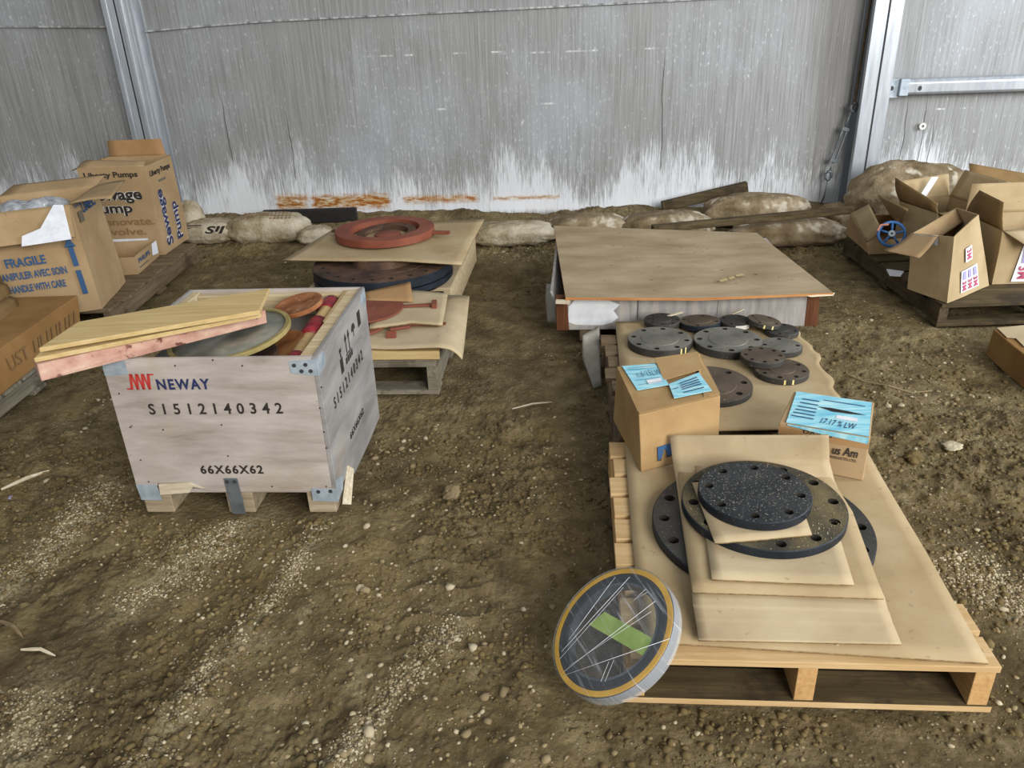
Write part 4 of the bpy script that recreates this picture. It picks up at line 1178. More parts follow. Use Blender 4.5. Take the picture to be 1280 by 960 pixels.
flange('small dark flange leftmost in the back row of the rear pallet', (0.690, 3.352), z1 + 0.034, 0.081, 0.026, 8, 0.0075, 0.064, 'steel_dark', 'steel_dark', 0.04, 0.2, group=GF)
flange('tan faced flange with purple rim in the middle of the back row', (0.853, 3.318), z1 + 0.034, 0.090, 0.026, 4, 0.009, 0.072, 'steel_brown', 'steel_blue', 0.05, 0.4, tilt=(-0.07, 0.0), group=GF)
t10 = flange('grey flange with a white sticker on its rim in the back row', (1.012, 3.322), z1 + 0.029, 0.070, 0.026, 4, 0.008, 0.054, 'steel_dark', 'steel_dark', 0.0, 0.2, group=GF)
mb = MB()
mb.prism([(0.0715 * math.cos(a), 0.0715 * math.sin(a), 0.004) for a in np.linspace(-2.0, -1.0, 7)], (0, 0, 0.019))
build(mb, 'sticker', 'white_print', t10)
for k, (a, b, lb) in enumerate((((1.01, 3.409, 0.16), (1.073, 3.405, 0.19), 'pale splinter of wood sticking up behind the back row flanges'), ((0.7122, 3.39, 0.172), (0.7921, 3.408, 0.185), 'short pale wood chip beside the leftmost back row flange'))):
    mb = MB(); mb.beam(a, b, 0.014, 0.005)
    tag(build(mb, 'wood_splinter', 'chipping', bevel=0.001), lb, 'splinter')

# grit on the two upper flanges
def grit(name, label, c, r, z, count, smin, smax, mats, seed):
    r_ = np.random.default_rng(seed)
    bm = bmesh.new()
    for i in range(count):
        rr, aa = r * math.sqrt(r_.random()), r_.random() * 2 * math.pi
        x, y = c[0] + rr * math.cos(aa), c[1] + rr * math.sin(aa)
        s = r_.uniform(smin, smax)
        m = Matrix.Translation((x, y, z + s * 0.4)) @ Euler(tuple(r_.random(3) * 6)).to_matrix().to_4x4() @ Matrix.Diagonal((s, s * r_.uniform(0.6, 1), s * 0.6, 1))
        g = bmesh.ops.create_icosphere(bm, subdivisions=1, radius=1, matrix=m)
        mi = int(r_.integers(0, len(mats)))
        for v in g['verts']:
            for f in v.link_faces: f.material_index = mi
    me = bpy.data.meshes.new(name)
    bm.to_mesh(me); bm.free()
    return tag(link(name, me, mats), label, 'grit', kind='stuff')
grit('grit', 'pale grit scattered over the dusty middle flange right side', (0.76, 1.735), 0.095, 0.217, 150, 0.001, 0.0026, ['stone_a', 'stone_b', 'stone_c'], 3)
grit('grit', 'fine pale grit on the speckled top flange', (0.65, 1.85), 0.12, 0.250, 55, 0.0007, 0.0018, ['stone_a', 'stone_b', 'stone_b'], 4)

# ------------------------------------------------------------------ cartons
def carton(name, label, B, T, mat, thick=0.005, closed=False, dent=0.0015, seed=1, cat='box', group=None, n=8):
    """walls and floor (and lid when closed) from four bottom and four top corners, FL FR BR BL"""
    base = sum((V(p) for p in B), V()) / 4
    t = thing(name, label, cat, base, 0, group)
    B = [V(p) - base for p in B]
    T = [V(p) - base for p in T]
    bm = bmesh.new()
    quads = [(B[0], B[1], T[1], T[0]), (B[1], B[2], T[2], T[1]), (B[2], B[3], T[3], T[2]), (B[3], B[0], T[0], T[3]), (B[3], B[2], B[1], B[0])]
    if closed: quads.append((T[0], T[1], T[2], T[3]))
    for a, b, c, d in quads:
        g = [[bm.verts.new(a * (1 - i / n) * (1 - j / n) + b * (i / n) * (1 - j / n) + c * (i / n) * (j / n) + d * (1 - i / n) * (j / n)) for i in range(n + 1)] for j in range(n + 1)]
        for j in range(n):
            for i in range(n):
                bm.faces.new((g[j][i], g[j][i + 1], g[j + 1][i + 1], g[j + 1][i]))
    bmesh.ops.remove_doubles(bm, verts=bm.verts, dist=1e-4)
    if dent:
        P_ = np.array([tuple(v.co) for v in bm.verts])
        dx = fbm(P_[:, 1] * 1.0 + seed, P_[:, 2], 6, 3, seed) * dent * 2
        dy = fbm(P_[:, 0] * 1.0 + seed, P_[:, 2], 6, 3, seed + 3) * dent * 2
        for v, a, b in zip(bm.verts, dx, dy): v.co += V((a, b, 0))
    if not closed: pass
    bmesh.ops.recalc_face_normals(bm, faces=bm.faces)
    me = bpy.data.meshes.new('body')
    bm.to_mesh(me); bm.free()
    o = link('body', me, mat, t)
    if not closed:
        s = o.modifiers.new('thickness', 'SOLIDIFY')
        s.thickness, s.offset = thick, -1
    else:
        b_ = o.modifiers.new('bevel', 'BEVEL')
        b_.width, b_.segments, b_.limit_method, b_.angle_limit = 0.004, 2, 'ANGLE', 0.8
    return t, B, T, base
def flap(t, e0, e1, o1, o0, mat, thick=0.004, bend=0.0, name='flap', seed=1):
    """hinge e0-e1, outer edge o0-o1"""
    e0, e1, o0, o1 = V(e0), V(e1), V(o0), V(o1)
    nrm = (e1 - e0).cross(o0 - e0).normalized()
    rows = []
    for k in range(5):
        q = k / 4
        rows.append([e0.lerp(o0, q) + nrm * bend * math.sin(q * math.pi * 0.9), e1.lerp(o1, q) + nrm * bend * 0.6 * math.sin(q * math.pi * 0.9)])
    return sheet(name, rows, thick, mat, t, nu=6, nv=2)

# the carton with two blue labels
Bb = [(0.395, 2.119, 0.146), (0.672, 2.232, 0.146), (0.668, 2.545, 0.146), (0.366, 2.452, 0.146)]
Tb = [(0.384, 2.150, 0.335), (0.660, 2.250, 0.338), (0.672, 2.580, 0.332), (0.362, 2.500, 0.334)]
Bb[1], Bb[2], Bb[3] = (0.664, 2.226, 0.146), (0.664, 2.55, 0.146), (0.352, 2.47, 0.146)
c1, B, T, bs = carton('carton', 'sealed brown carton with two light blue labels on its sunken top', Bb, Tb, 'card_box', closed=True, dent=0.003, seed=12, group='cartons on the pine pallet')
top = Face(T[0], T[1], T[3], T[2])
z_ = V((0, 0, 1))
def top_piece(name, uv, mat, lift, par, face=top):
    vs_ = [face.at(u, v, l) for (u, v), l in zip(uv, lift)]
    mb = MB(); mb.prism(vs_, (0, 0, 0.002))
    return build(mb, name, mat, par)
top_piece('flap', [(0.01, 0.0), (0.99, 0.0), (0.98, 0.34), (0.02, 0.47)], 'card_box', [0.003, 0.003, 0.001, 0.003], c1)
top_piece('flap', [(0.0, 0.0), (0.10, 0.40), (0.12, 0.98), (0.01, 0.99)], 'card_box', [0.004, 0.006, 0.006, 0.004], c1)
top_piece('flap', [(0.44, 0.50), (0.92, 0.58), (0.97, 1.0), (0.45, 1.0)], 'card_box', [0.010, 0.012, 0.016, 0.016], c1)
top_piece('flap', [(0.80, 0.02), (1.0, 0.02), (1.0, 1.0), (0.94, 1.0)], 'card_box', [0.005, 0.005, 0.006, 0.012], c1)
l1 = top_piece('label', [(0.10, 0.40), (0.47, 0.385), (0.44, 0.90), (0.06, 0.955)], 'label_blue', [0.009, 0.010, 0.010, 0.010], c1)
l2 = top_piece('label', [(0.455, 0.10), (0.915, 0.085), (0.86, 0.49), (0.47, 0.39)], 'label_blue', [0.009, 0.010, 0.016, 0.011], c1)
lf = Face(top.at(0.10, 0.40, 0.0125), top.at(0.47, 0.385, 0.0135), top.at(0.06, 0.955, 0.0135), top.at(0.44, 0.90, 0.0135))
lf.text('n.6/15LW', 0.22, 0.44, 1.0, 0.68, 'navy', l1, -0.01, 0.25)
lf.polys('lettering', [[(0.1, v), (0.9, v), (0.9, v + 0.012), (0.1, v + 0.012)] for v in (0.15, 0.33, 0.78, 0.86)], 'blue_print', l1, 0.001)
lf.rect('sticker', 0.42, 0.12, 0.86, 0.30, 'paper', l1, 0.0006)
lf2 = Face(top.at(0.455, 0.10, 0.0135), top.at(0.915, 0.085, 0.0135), top.at(0.47, 0.39, 0.0155), top.at(0.86, 0.49, 0.0205))
lf2.polys('lettering', [[(0.28, v), (0.85, v + 0.03), (0.85, v + 0.075), (0.28, v + 0.045)] for v in (0.14, 0.34, 0.46, 0.58, 0.72)] + [[(0.05, 0.5), (0.22, 0.52), (0.22, 0.56), (0.05, 0.54)]], 'navy', l2, 0.001)
cf = Face(B[0], B[1], T[0], T[1])
lg = cf.polys('logo', [[(u - 0.10, w_) for u, w_ in q_] for q_ in ([(0.30, 0.30), (0.62, 0.34), (0.62, 0.40), (0.30, 0.38)], [(0.30, 0.30), (0.38, 0.30), (0.34, 0.16), (0.30, 0.14)], [(0.40, 0.32), (0.48, 0.33), (0.48, 0.2), (0.42, 0.18)], [(0.50, 0.33), (0.6, 0.34), (0.60, 0.27), (0.50, 0.26)])], 'blue_print', c1, 0.005)
cf.polys('logo', [[(0.20, 0.13), (0.24, 0.13), (0.27, 0.28), (0.24, 0.28)], [(0.32, 0.16), (0.5, 0.19), (0.5, 0.215), (0.32, 0.19)]], 'black_print', c1, 0.0045)

# the carton with one torn blue label
Tb2 = [(0.820, 2.150, 0.290), (1.053, 2.034, 0.290), (1.160, 2.255, 0.292), (0.933, 2.352, 0.292)]
Bb2 = [(0.825, 2.140, 0.146), (1.050, 2.022, 0.146), (1.152, 2.240, 0.146), (0.930, 2.345, 0.146)]
c2, B, T, bs = carton('carton', 'sealed brown carton with one wide torn blue label over its top', Bb2, Tb2, 'card_tan', closed=True, dent=0.0015, seed=22, group='cartons on the pine pallet')
top2 = Face(T[0], T[1], T[3], T[2])
l3 = top_piece('label', [(0.08, 0.004), (0.985, 0.004), (0.97, 0.94), (0.04, 0.98)], 'label_blue', [0.002] * 4, c2, top2)
cf2 = Face(B[0], B[1], T[0], T[1])
cf2.polys('label_edge', [[(0.10, 1.0), (0.985, 1.0), (0.985, 0.86), (0.5, 0.90), (0.10, 0.97)]], 'label_blue', c2, 0.0035)
top2.polys('tear', [[(0.36, 0.58), (0.50, 0.60), (0.70, 0.58), (0.93, 0.54), (0.75, 0.51), (0.55, 0.50), (0.46, 0.54)]], 'hole', l3, 0.0055)
top2.text('17.17 % LW', 0.44, 0.12, 0.84, 0.28, 'navy', l3, 0.0, 0.3, off=0.0055, skew=-0.02)
top2.rect('sticker', 0.60, 0.32, 0.84, 0.42, 'paper', l3, 0.005)
top2.polys('lettering', [[(0.10 + d * 0.01, v), (0.36, v - 0.01), (0.36, v + 0.02), (0.10 + d * 0.01, v + 0.03)] for d, v in enumerate((0.2, 0.3, 0.4, 0.5, 0.62, 0.74))] + [[(0.4, 0.8), (0.9, 0.78), (0.9, 0.8), (0.4, 0.82)]], 'blue_print', l3, 0.0055)
cf2.text('us Am', 0.62, 0.50, 0.90, 0.70, 'black_print', c2, 0.015, 0.2, off=0.004)
cf2.text('PRODUCTS LTD.', 0.58, 0.40, 0.90, 0.46, 'black_print', c2, 0.02, off=0.004)
cf2.text('DAVIES', 0.28, 0.85, 0.60, 0.93, 'black_print', c2, 0.02, off=0.003)
cf2.rect('tape', 0.0, 0.74, 1.0, 0.90, 'card_orange', c2, 0.0025)

# grey plastic hanging at the left of the rear pallet
o = sheet('plastic_sheet', [[(0.3257, 3.32, 0.13), (0.4111, 3.404, 0.14)], [(0.3171, 3.229, 0.06), (0.3922, 3.206, 0.09)], [(0.3459, 3.032, 0), (0.3823, 3.053, 0)]], 0.003, 'grey_sheet', nu=6, nv=6, warp=0.02, seed=8)
tag(o, 'grey plastic sheet drooping off the left edge of the old rear pallet', 'plastic sheet')

# ------------------------------------------------------------------ film-wrapped gasket leaning on the pine pallet
gz = 0.036
nrm = V((-0.566, -0.163, 0.808)).normalized()
gk = thing('wrapped_gasket', 'yellow rimmed spiral gasket in clear film leaning on the pine pallet corner', 'gasket', (0.210, 1.431, 0.152))
zq = nrm.to_track_quat('Z', 'Y')
gk.rotation_euler = zq.to_euler()
GR = 0.1617
mb = MB(); mb.lathe([(GR - 0.013, -0.004), (GR - 0.001, -0.004), (GR, -0.003), (GR, -0.0005), (GR - 0.002, 0.0), (GR - 0.013, 0.0)], 96)
shade_auto(build(mb, 'centering_ring', 'gasket_yellow', gk))
mb = MB(); mb.lathe([(GR - 0.036, -0.006), (GR - 0.0135, -0.006), (GR - 0.0135, -0.001), (GR - 0.018, 0.0008), (GR - 0.023, -0.001), (GR - 0.028, 0.0008), (GR - 0.036, -0.001)], 96)
shade_auto(build(mb, 'spiral_winding', 'gasket_dark', gk))
mb = MB(); mb.lathe([(GR - 0.043, -0.030), (GR - 0.0365, -0.030), (GR - 0.0365, -0.002), (GR - 0.043, -0.002)], 96)
shade_auto(build(mb, 'inner_ring', 'gasket_steel', gk))
mb = MB(); mb.lathe([(GR - 0.012, -gz + 0.002), (GR - 0.002, -gz + 0.002), (GR - 0.002, -0.0045), (GR - 0.012, -0.0045)], 96)
shade_auto(build(mb, 'stacked_rings', 'gasket_steel', gk))
mb = MB()
prof = [(0.001, 0.0025), (0.06, 0.0018), (0.12, 0.002), (GR, 0.0025), (GR + 0.003, 0.0), (GR + 0.0035, -gz * 0.5), (GR + 0.002, -gz - 0.001), (0.12, -gz - 0.002), (0.001, -gz - 0.001)]
mb.lathe(prof, 72, closed=False)
shade_auto(build(mb, 'stretch_film', 'film', gk), 1.0)
mb = MB(); mb.lathe([(GR + 0.0042, 0.0), (GR + 0.0050, -gz * 0.5), (GR + 0.0035, -gz - 0.001)], 72, closed=False)
shade_auto(build(mb, 'rim_sheen_film', 'film_rim_sheen', gk), 1.0)
# green tape across the hole, and twisted film strands; local axes of the ring in the world
R3 = zq.to_matrix()
def gl(p, lift=0.0):
    """a point on the ring's face plane, into the ring's own frame"""
    return R3.inverted() @ (V(p) - V((0.210, 1.431, 0.152))) + V((0, 0, lift))
mb = MB()
mb.prism([gl(p, -0.004) for p in ((0.2002, 1.488, 0.1566), (0.1608, 1.479, 0.1271), (0.27, 1.321, 0.1718), (0.2981, 1.345, 0.1963))], (0, 0, 0.001))
build(mb, 'green_tape', 'green_tape', gk)
for (a, b, r) in (((0.0959, 1.444, 0.0747), (0.2696, 1.537, 0.2151), 0.0009), ((0.0888, 1.427, 0.0663), (0.2518, 1.519, 0.199), 0.0006), ((0.0975, 1.39, 0.0649), (0.3134, 1.436, 0.2255), 0.0010), ((0.1094, 1.397, 0.0747), (0.3011, 1.416, 0.2128), 0.0006), ((0.0949, 1.381, 0.0613), (0.3262, 1.328, 0.2127), 0.0010), ((0.1748, 1.317, 0.1042), (0.197, 1.353, 0.1271), 0.0007), ((0.1831, 1.312, 0.109), (0.2074, 1.35, 0.1339), 0.0006), ((0.2673, 1.468, 0.1997), (0.2987, 1.48, 0.2241), 0.0007), ((0.2729, 1.469, 0.2038), (0.3007, 1.47, 0.2234), 0.0005), ((0.115, 1.464, 0.0922), (0.2274, 1.553, 0.1888), 0.0006), ((0.1315, 1.476, 0.1061), (0.238, 1.56, 0.1977), 0.0005)):
    p, q = gl(a, 0.0030), gl(b, 0.0030)
    mb = MB(); mb.tube([p, p.lerp(q, 0.5) + V((0, 0, 0.0004)), q], r * 0.62, 6)
    build(mb, 'film_strand', 'paper', gk, smooth=True)

# ------------------------------------------------------------------ middle pallets with the red spades and the big flange
mp = pallet('weathered pallet right behind the grey crate, under red blanks and cardboard', (-1.12, 3.09, 0), -0.075, 0.81, 0.86, 0.145, 7, ('wood_grey', 'wood_grey_y'), ends=0.01)
plank4('plank', 'yellow pine board lying across the front of the weathered pallet', (-0.696, 3.093, 0.185), (-0.2989, 3.062, 0.185), (-0.3076, 3.195, 0.185), (-0.7209, 3.237, 0.185), 0.038, 'wood_yellow')
skid = thing('timber_skid', 'plywood sided skid under the big blue rimmed flange', 'skid', (-1.06, 4.02, 0), -0.10)
mb = MB(); mb.box(0, 0.765, 0, 1.02, 0.145, 0.165)
build(mb, 'deck', 'card_pale', skid, bevel=0.003)
for x in (0.0, 0.36, 0.725):
    mb = MB(); mb.box(x, x + 0.04, 0.0, 1.02, 0.0, 0.145)
    build(mb, 'runner', 'ply_edge', skid, bevel=0.003)
GM = 'cardboard sheets around the red blanks'
def droop(Gd):
    Gd = Gd.copy()
    u = np.linspace(0, 1, Gd.shape[1])[None, :]
    v = np.linspace(1, 0, Gd.shape[0])[:, None]
    Gd[:, :, 2] -= 0.045 * np.clip((u - 0.75) / 0.25, 0, 1) ** 2 * np.clip(v * 1.2, 0, 1)
    Gd[:, :, 2] += 0.006 * np.sin(u * 9 + v * 3)
    return Gd
flat_sheet('cardboard_sheet', 'lower brown cardboard drooping past the right edge of the weathered pallet', 'cardboard',
           [[(-0.6715, 3.116, 0.196), (-0.3093, 3.042, 0.205), (-0.2026, 3.031, 0.205)], [(-0.7232, 3.433, 0.2), (-0.3312, 3.357, 0.205), (-0.1965, 3.322, 0.205)], [(-0.7791, 3.772, 0.2), (-0.3556, 3.708, 0.205), (-0.1897, 3.676, 0.205)]], 0.004, 'card_pale', GM, nu=20, nv=6, seed=13, extra=droop)
flat_sheet('cardboard_sheet', 'upper pale cardboard square right under the red blank handle', 'cardboard',
           [[(-0.6142, 3.256, 0.222), (-0.4324, 3.304, 0.226), (-0.2957, 3.27, 0.222)], [(-0.652, 3.519, 0.224), (-0.4523, 3.507, 0.224), (-0.2941, 3.484, 0.222)], [(-0.684, 3.74, 0.224), (-0.4759, 3.751, 0.224), (-0.2943, 3.687, 0.222)]], 0.006, 'card_pale', GM, nu=12, nv=6, warp=0.006, seed=14)
flat_sheet('cardboard_sheet', 'small orange brown cardboard scrap behind the red blank disc', 'cardboard',
           [[(-0.6782, 3.602, 0.235), (-0.452, 3.554, 0.235)], [(-0.705, 3.708, 0.24), (-0.4834, 3.781, 0.26)]], 0.004, 'card_orange', GM, nu=8, nv=5, seed=15)
def spade(label, c, zb, r, ang, ln, thick, tee=True, group='red line blanks', inner=0.0, both=False, tilt=None):
    t = thing('line_blank', label, 'line blank', (c[0], c[1], zb), ang, group)
    if tilt: t.rotation_euler = (tilt[0], tilt[1], ang)
    mb = MB()
    lo = inner if inner else 0.0005
    mb.lathe([(lo, 0), (r - 0.003, 0), (r, 0.003), (r, thick - 0.003), (r - 0.003, thick), (lo, thick)], 64)
    o = build(mb, 'ring' if inner else 'disc', 'red_paint', t)
    shade_auto(o)
    mb = MB()
    mb.beam((r - 0.004, 0, thick * 0.5), (r + ln, 0, thick * 0.5), 0.030, min(thick * 0.8, 0.016))
    if tee: mb.beam((r + ln - 0.008, -0.036, thick * 0.55), (r + ln - 0.008, 0.036, thick * 0.55), 0.024, 0.022)
    build(mb, 'handle', 'red_paint', t, bevel=0.002)
    if both:
        mb = MB()
        mb.beam((-r + 0.004, 0.02, thick * 0.3), (-r - 0.05, 0.02, thick * 0.3), 0.03, 0.012)
        build(mb, 'handle', 'rust_dark', t, bevel=0.002)
    return t
spade('flat red painted disc blank with a tee ended handle beside the crate', (-0.690, 3.500), 0.226, 0.20, 0.05, 0.15, 0.008)
sp2 = spade('red blank peeping from between the two cardboards, handle hanging at front', (-0.72, 3.36), 0.206, 0.18, -0.12, 0.26, 0.010, tee=False)
mb = MB()
mb.beam((-0.5164, 3.227, 0.218), (-0.5162, 3.198, 0.185), 0.045, 0.012, (0, 1, 0))
mb.beam((-0.5258, 3.247, 0.218), (-0.4375, 3.276, 0.218), 0.02, 0.012)
o = build(mb, 'tee_end', 'red_paint', sp2, bevel=0.003)
o.matrix_parent_inverse = sp2.matrix_basis.inverted()

# big blue rimmed flange
bf = flange('huge rusty flange with blue rim under cardboard, behind the crate', (-0.666, 4.134), 0.265, 0.370, 0.05, 20, 0.014, 0.315, 'rust_dark', 'steel_blue', 0.24, 0.1, group=GF)
mb = MB(); mb.lathe([(0.10, -0.048), (0.355, -0.048), (0.372, -0.03), (0.372, -0.004), (0.10, -0.004)], 72)
shade_auto(build(mb, 'lower_ring', 'steel_blue', bf))
mb = MB(); mb.lathe([(0.0005, 0.05), (0.17, 0.05), (0.15, 0.085), (0.0005, 0.085)], 40)
shade_auto(build(mb, 'hub', 'rust_dark', bf))
plank4('metal_plate', 'small silver edged plate lying on the big rusty flange', (-0.7606, 4.017, 0.272), (-0.5695, 4.107, 0.276), (-0.6026, 4.247, 0.276), (-0.8487, 4.25, 0.276), 0.005, 'galv_dull', 'plate')
flat_sheet('cardboard_sheet', 'tan cardboard sheet between the red ring and the huge rusty flange', 'cardboard',
           [[(-1.204, 4.163, 0.285), (-0.898, 4.057, 0.3), (-0.5529, 3.984, 0.308), (-0.2336, 3.931, 0.29)], [(-1.118, 4.396, 0.3), (-0.8122, 4.325, 0.312), (-0.4971, 4.28, 0.312), (-0.1907, 4.311, 0.3)], [(-1.006, 4.788, 0.31), (-0.7345, 4.757, 0.312), (-0.4468, 4.79, 0.312), (-0.1258, 4.786, 0.31)]], 0.004, 'card', GM, nu=18, nv=6, seed=16)
spade('thick red painted ring spacer with short handle, on tan cardboard', (-0.689, 4.474), 0.318, 0.282, -0.22, 0.10, 0.042, tee=False, inner=0.198, both=True)
t = thing('ring_spacer', 'small brown ring lying inside the red ring spacer', 'ring', (-0.68, 4.46, 0.317), 0)
t.rotation_euler = (0.06, -0.05, 0)
mb = MB(); mb.lathe([(0.125, 0), (0.17, 0), (0.17, 0.022), (0.125, 0.022)], 56)
shade_auto(build(mb, 'ring', 'rust_dark', t))
t = thing('blind_disc', 'small red brown disc at the centre of the red ring spacer', 'disc', (-0.67, 4.44, 0.318), 0)
mb = MB(); mb.lathe([(0.0005, 0), (0.075, 0), (0.075, 0.018), (0.072, 0.02), (0.0005, 0.02)], 40)
shade_auto(build(mb, 'plate', 'red_paint', t))

# ------------------------------------------------------------------ left cluster
pallet('grey pallet at the left wall under the fragile carton and pump carton', (-3.10, 3.95, 0), -0.01, 1.02, 1.28, 0.12, 8, ('wood_old', 'wood_old_y'), ends=0.01)
pallet('grey pallet at the left frame edge under the stained flat carton', (-3.10, 2.72, 0), 0.0, 0.985, 1.02, 0.095, 7, ('wood_grey', 'wood_grey_y'), ends=0.01)
# pump carton
r_ = -0.03
u, v = V((math.cos(r_), math.sin(r_), 0)), V((-math.sin(r_), math.cos(r_), 0))
fr = V((-2.172, 4.950, 0.122))
Bq = [fr - u * 0.415, fr, fr + v * 0.405, fr - u * 0.415 + v * 0.405]
lean = V((-0.015, 0.02, 0.55))
Tq = [p + lean for p in Bq]
pc, B, T, bs = carton('carton', 'tall open carton lettered for a sewage pump, by the left post', Bq, Tq, 'card_tan', seed=31, group='cartons on the left pallet')
flap(pc, T[3] + V((0.01, 0, 0)), T[2] - V((0.03, 0, 0)), T[2] + V((-0.05, 0.02, 0.10)), T[3] + V((0.01, 0.02, 0.10)), 'card_orange')
flap(pc, T[0], T[1], T[1] + V((-0.02, 0.10, 0.012)), T[0] + V((0.02, 0.10, 0.03)), 'card_tan', bend=0.01)
flap(pc, T[1], T[2], T[2] + V((-0.12, -0.01, -0.05)), T[1] + V((-0.12, 0.03, -0.05)), 'card_tan')
flap(pc, T[3], T[0], T[0] + V((-0.05, 0.03, -0.02)), T[3] + V((-0.05, -0.03, -0.02)), 'card_tan')
ff = Face(B[0], B[1], T[0], T[1])
ff.text('Liberty Pumps', 0.08, 0.87, 0.88, 0.95, 'black_print', pc, 0.03, off=0.004)
for wt, off, bold in (('white_print', 0.0035, 0.07), ('black_print', 0.005, 0.03)):
    ff.text('Sewage', 0.06, 0.60, 0.87, 0.77, wt, pc, bold, off=off)
    ff.text('Pump', 0.06, 0.46, 0.68, 0.61, wt, pc, bold, off=off)
ff.text('Innovate.', 0.16, 0.355, 0.96, 0.44, 'faint_print', pc, 0.01, off=0.004)
ff.text('Evolve.', 0.16, 0.245, 0.80, 0.325, 'faint_print', pc, 0.01, off=0.004)
ff.rect('sticker', 0.1, 0.16, 0.80, 0.20, 'paper', pc, 0.004)
sf = Face(B[1], B[2], T[1], T[2])
for wt, off, bold in (('white_print', 0.0035, 0.07), ('navy', 0.005, 0.03)):
    sf.text('Sewage', 0.16, 0.07, 0.44, 0.70, wt, pc, bold, off=off, turn=90)
    sf.text('Pump', 0.56, 0.07, 0.84, 0.50, wt, pc, bold, off=off, turn=90)
sf.text('Liberty Pumps', 0.12, 0.85, 0.86, 0.93, 'black_print', pc, 0.03, off=0.004)
sf.rect('mark', 0.36, 0.775, 0.62, 0.80, 'grey_print', pc, 0.004)
# low carton in front of it
fr = V((-2.178, 4.545, 0.122))
r_ = 0.06
u, v = V((math.cos(r_), math.sin(r_), 0)), V((-math.sin(r_), math.cos(r_), 0))
Bq = [fr - u * 0.34, fr, fr + v * 0.385, fr - u * 0.34 + v * 0.385]
Tq = [p + V((0, 0, 0.105)) for p in Bq]
lc, B, T, bs = carton('carton', 'low open carton lettered PHILIPS between the fragile and pump cartons', Bq, Tq, 'card_tan', seed=32, group='cartons on the left pallet')
sf = Face(B[1], B[2], T[1], T[2])
sf.text('PHILIPS', 0.12, 0.52, 0.62, 0.78, 'blue_print', lc, 0.02, off=0.004)
sf.rect('lettering', 0.12, 0.25, 0.5, 0.31, 'grey_print', lc, 0.004)
sf.polys('label', [[(0.70, 0.35), (0.97, 0.2), (0.99, 0.97), (0.76, 0.97)]], 'paper', lc, 0.0035)
# fragile carton
fr = V((-2.122, 3.955, 0.122))
r_ = 0.40
u, v = V((math.cos(r_), math.sin(r_), 0)), V((-math.sin(0.16), math.cos(0.16), 0))
Bq = [fr - u * 0.47, fr, fr + v * 0.46, fr - u * 0.47 + v * 0.46]
lean = V((-0.055, 0.05, 0.535))
Tq = [p + lean for p in Bq]
fb, B, T, bs = carton('carton', 'big open carton printed FRAGILE with blue arrows and plastic inside', Bq, Tq, 'card_tan', dent=0.006, seed=33, group='cartons on the left pallet')
flap(fb, T[1], T[2], T[2] + V((0.16, 0.02, 0.02)), T[1] + V((0.20, 0.03, 0.01)), 'card_tan', bend=-0.01)
flap(fb, T[3], T[2], T[2] + V((-0.02, 0.18, 0.03)), T[3] + V((0.0, 0.16, 0.03)), 'card_tan')
flap(fb, T[0], T[1], T[1] + V((0.048, -0.115, -0.135)), T[0] + V((0.05, -0.11, -0.14)), 'card_tan', bend=0.01)
flap(fb, T[3], T[0], T[0] + V((-0.13, 0.06, 0.08)), T[3] + V((-0.13, 0.06, 0.08)), 'card_orange')
ff = Face(B[0], B[1], T[0], T[1])
ff.text('FRAGILE', 0.24, 0.50, 0.62, 0.585, 'blue_print', fb, 0.03, off=0.012, skew=0.0)
ff.text('MANIPULER AVEC SOIN', 0.12, 0.385, 0.78, 0.455, 'blue_print', fb, 0.03, off=0.012)
ff.text('HANDLE WITH CARE', 0.20, 0.265, 0.73, 0.335, 'blue_print', fb, 0.03, off=0.012)
for x0 in (0.07, 0.885):
    ff.polys('arrow', [[(x0 - 0.026, 0.17), (x0 + 0.026, 0.17), (x0 + 0.026, 0.40), (x0 - 0.026, 0.40)], [(x0 - 0.026, 0.44), (x0 + 0.026, 0.44), (x0 + 0.026, 0.63), (x0 - 0.026, 0.63)], [(x0 - 0.055, 0.62), (x0 + 0.055, 0.62), (x0, 0.72)]], 'blue_print', fb, 0.012)
fp = Face(T[0] + V((0.05, -0.11, -0.14)), T[1] + V((0.048, -0.115, -0.135)), T[0], T[1])
pap = fp.polys('paper', [[(0.50, -0.12), (0.97, -0.10), (0.95, 0.96), (0.86, 1.0), (0.70, 0.34), (0.52, 0.18)]], 'paper', fb, 0.016)
rf = Face(B[1], B[2], T[1], T[2])
rf.text('UMEC', 0.30, 0.86, 0.78, 0.96, 'blue_print', fb, 0.03, off=0.008)
rf.polys('lettering', [[(u, 0.945), (u + 0.02, 0.945), (u + 0.02, 0.985), (u, 0.985)] for u in (0.10, 0.14, 0.19, 0.24, 0.28)], 'blue_print', fb, 0.008)
rf.rect('mark', 0.14, 0.80, 0.28, 0.90, 'grey_print', fb, 0.007)
o = sack('plastic_bag', 'crumpled clear plastic bag inside the fragile carton', 'plastic bag', (T[0] + T[1] + T[2] + T[3]) / 4 + bs + V((-0.02, 0, -0.17)), (0.34, 0.28, 0.20), 0.4, 'clear_bag', 77, lump=0.35)
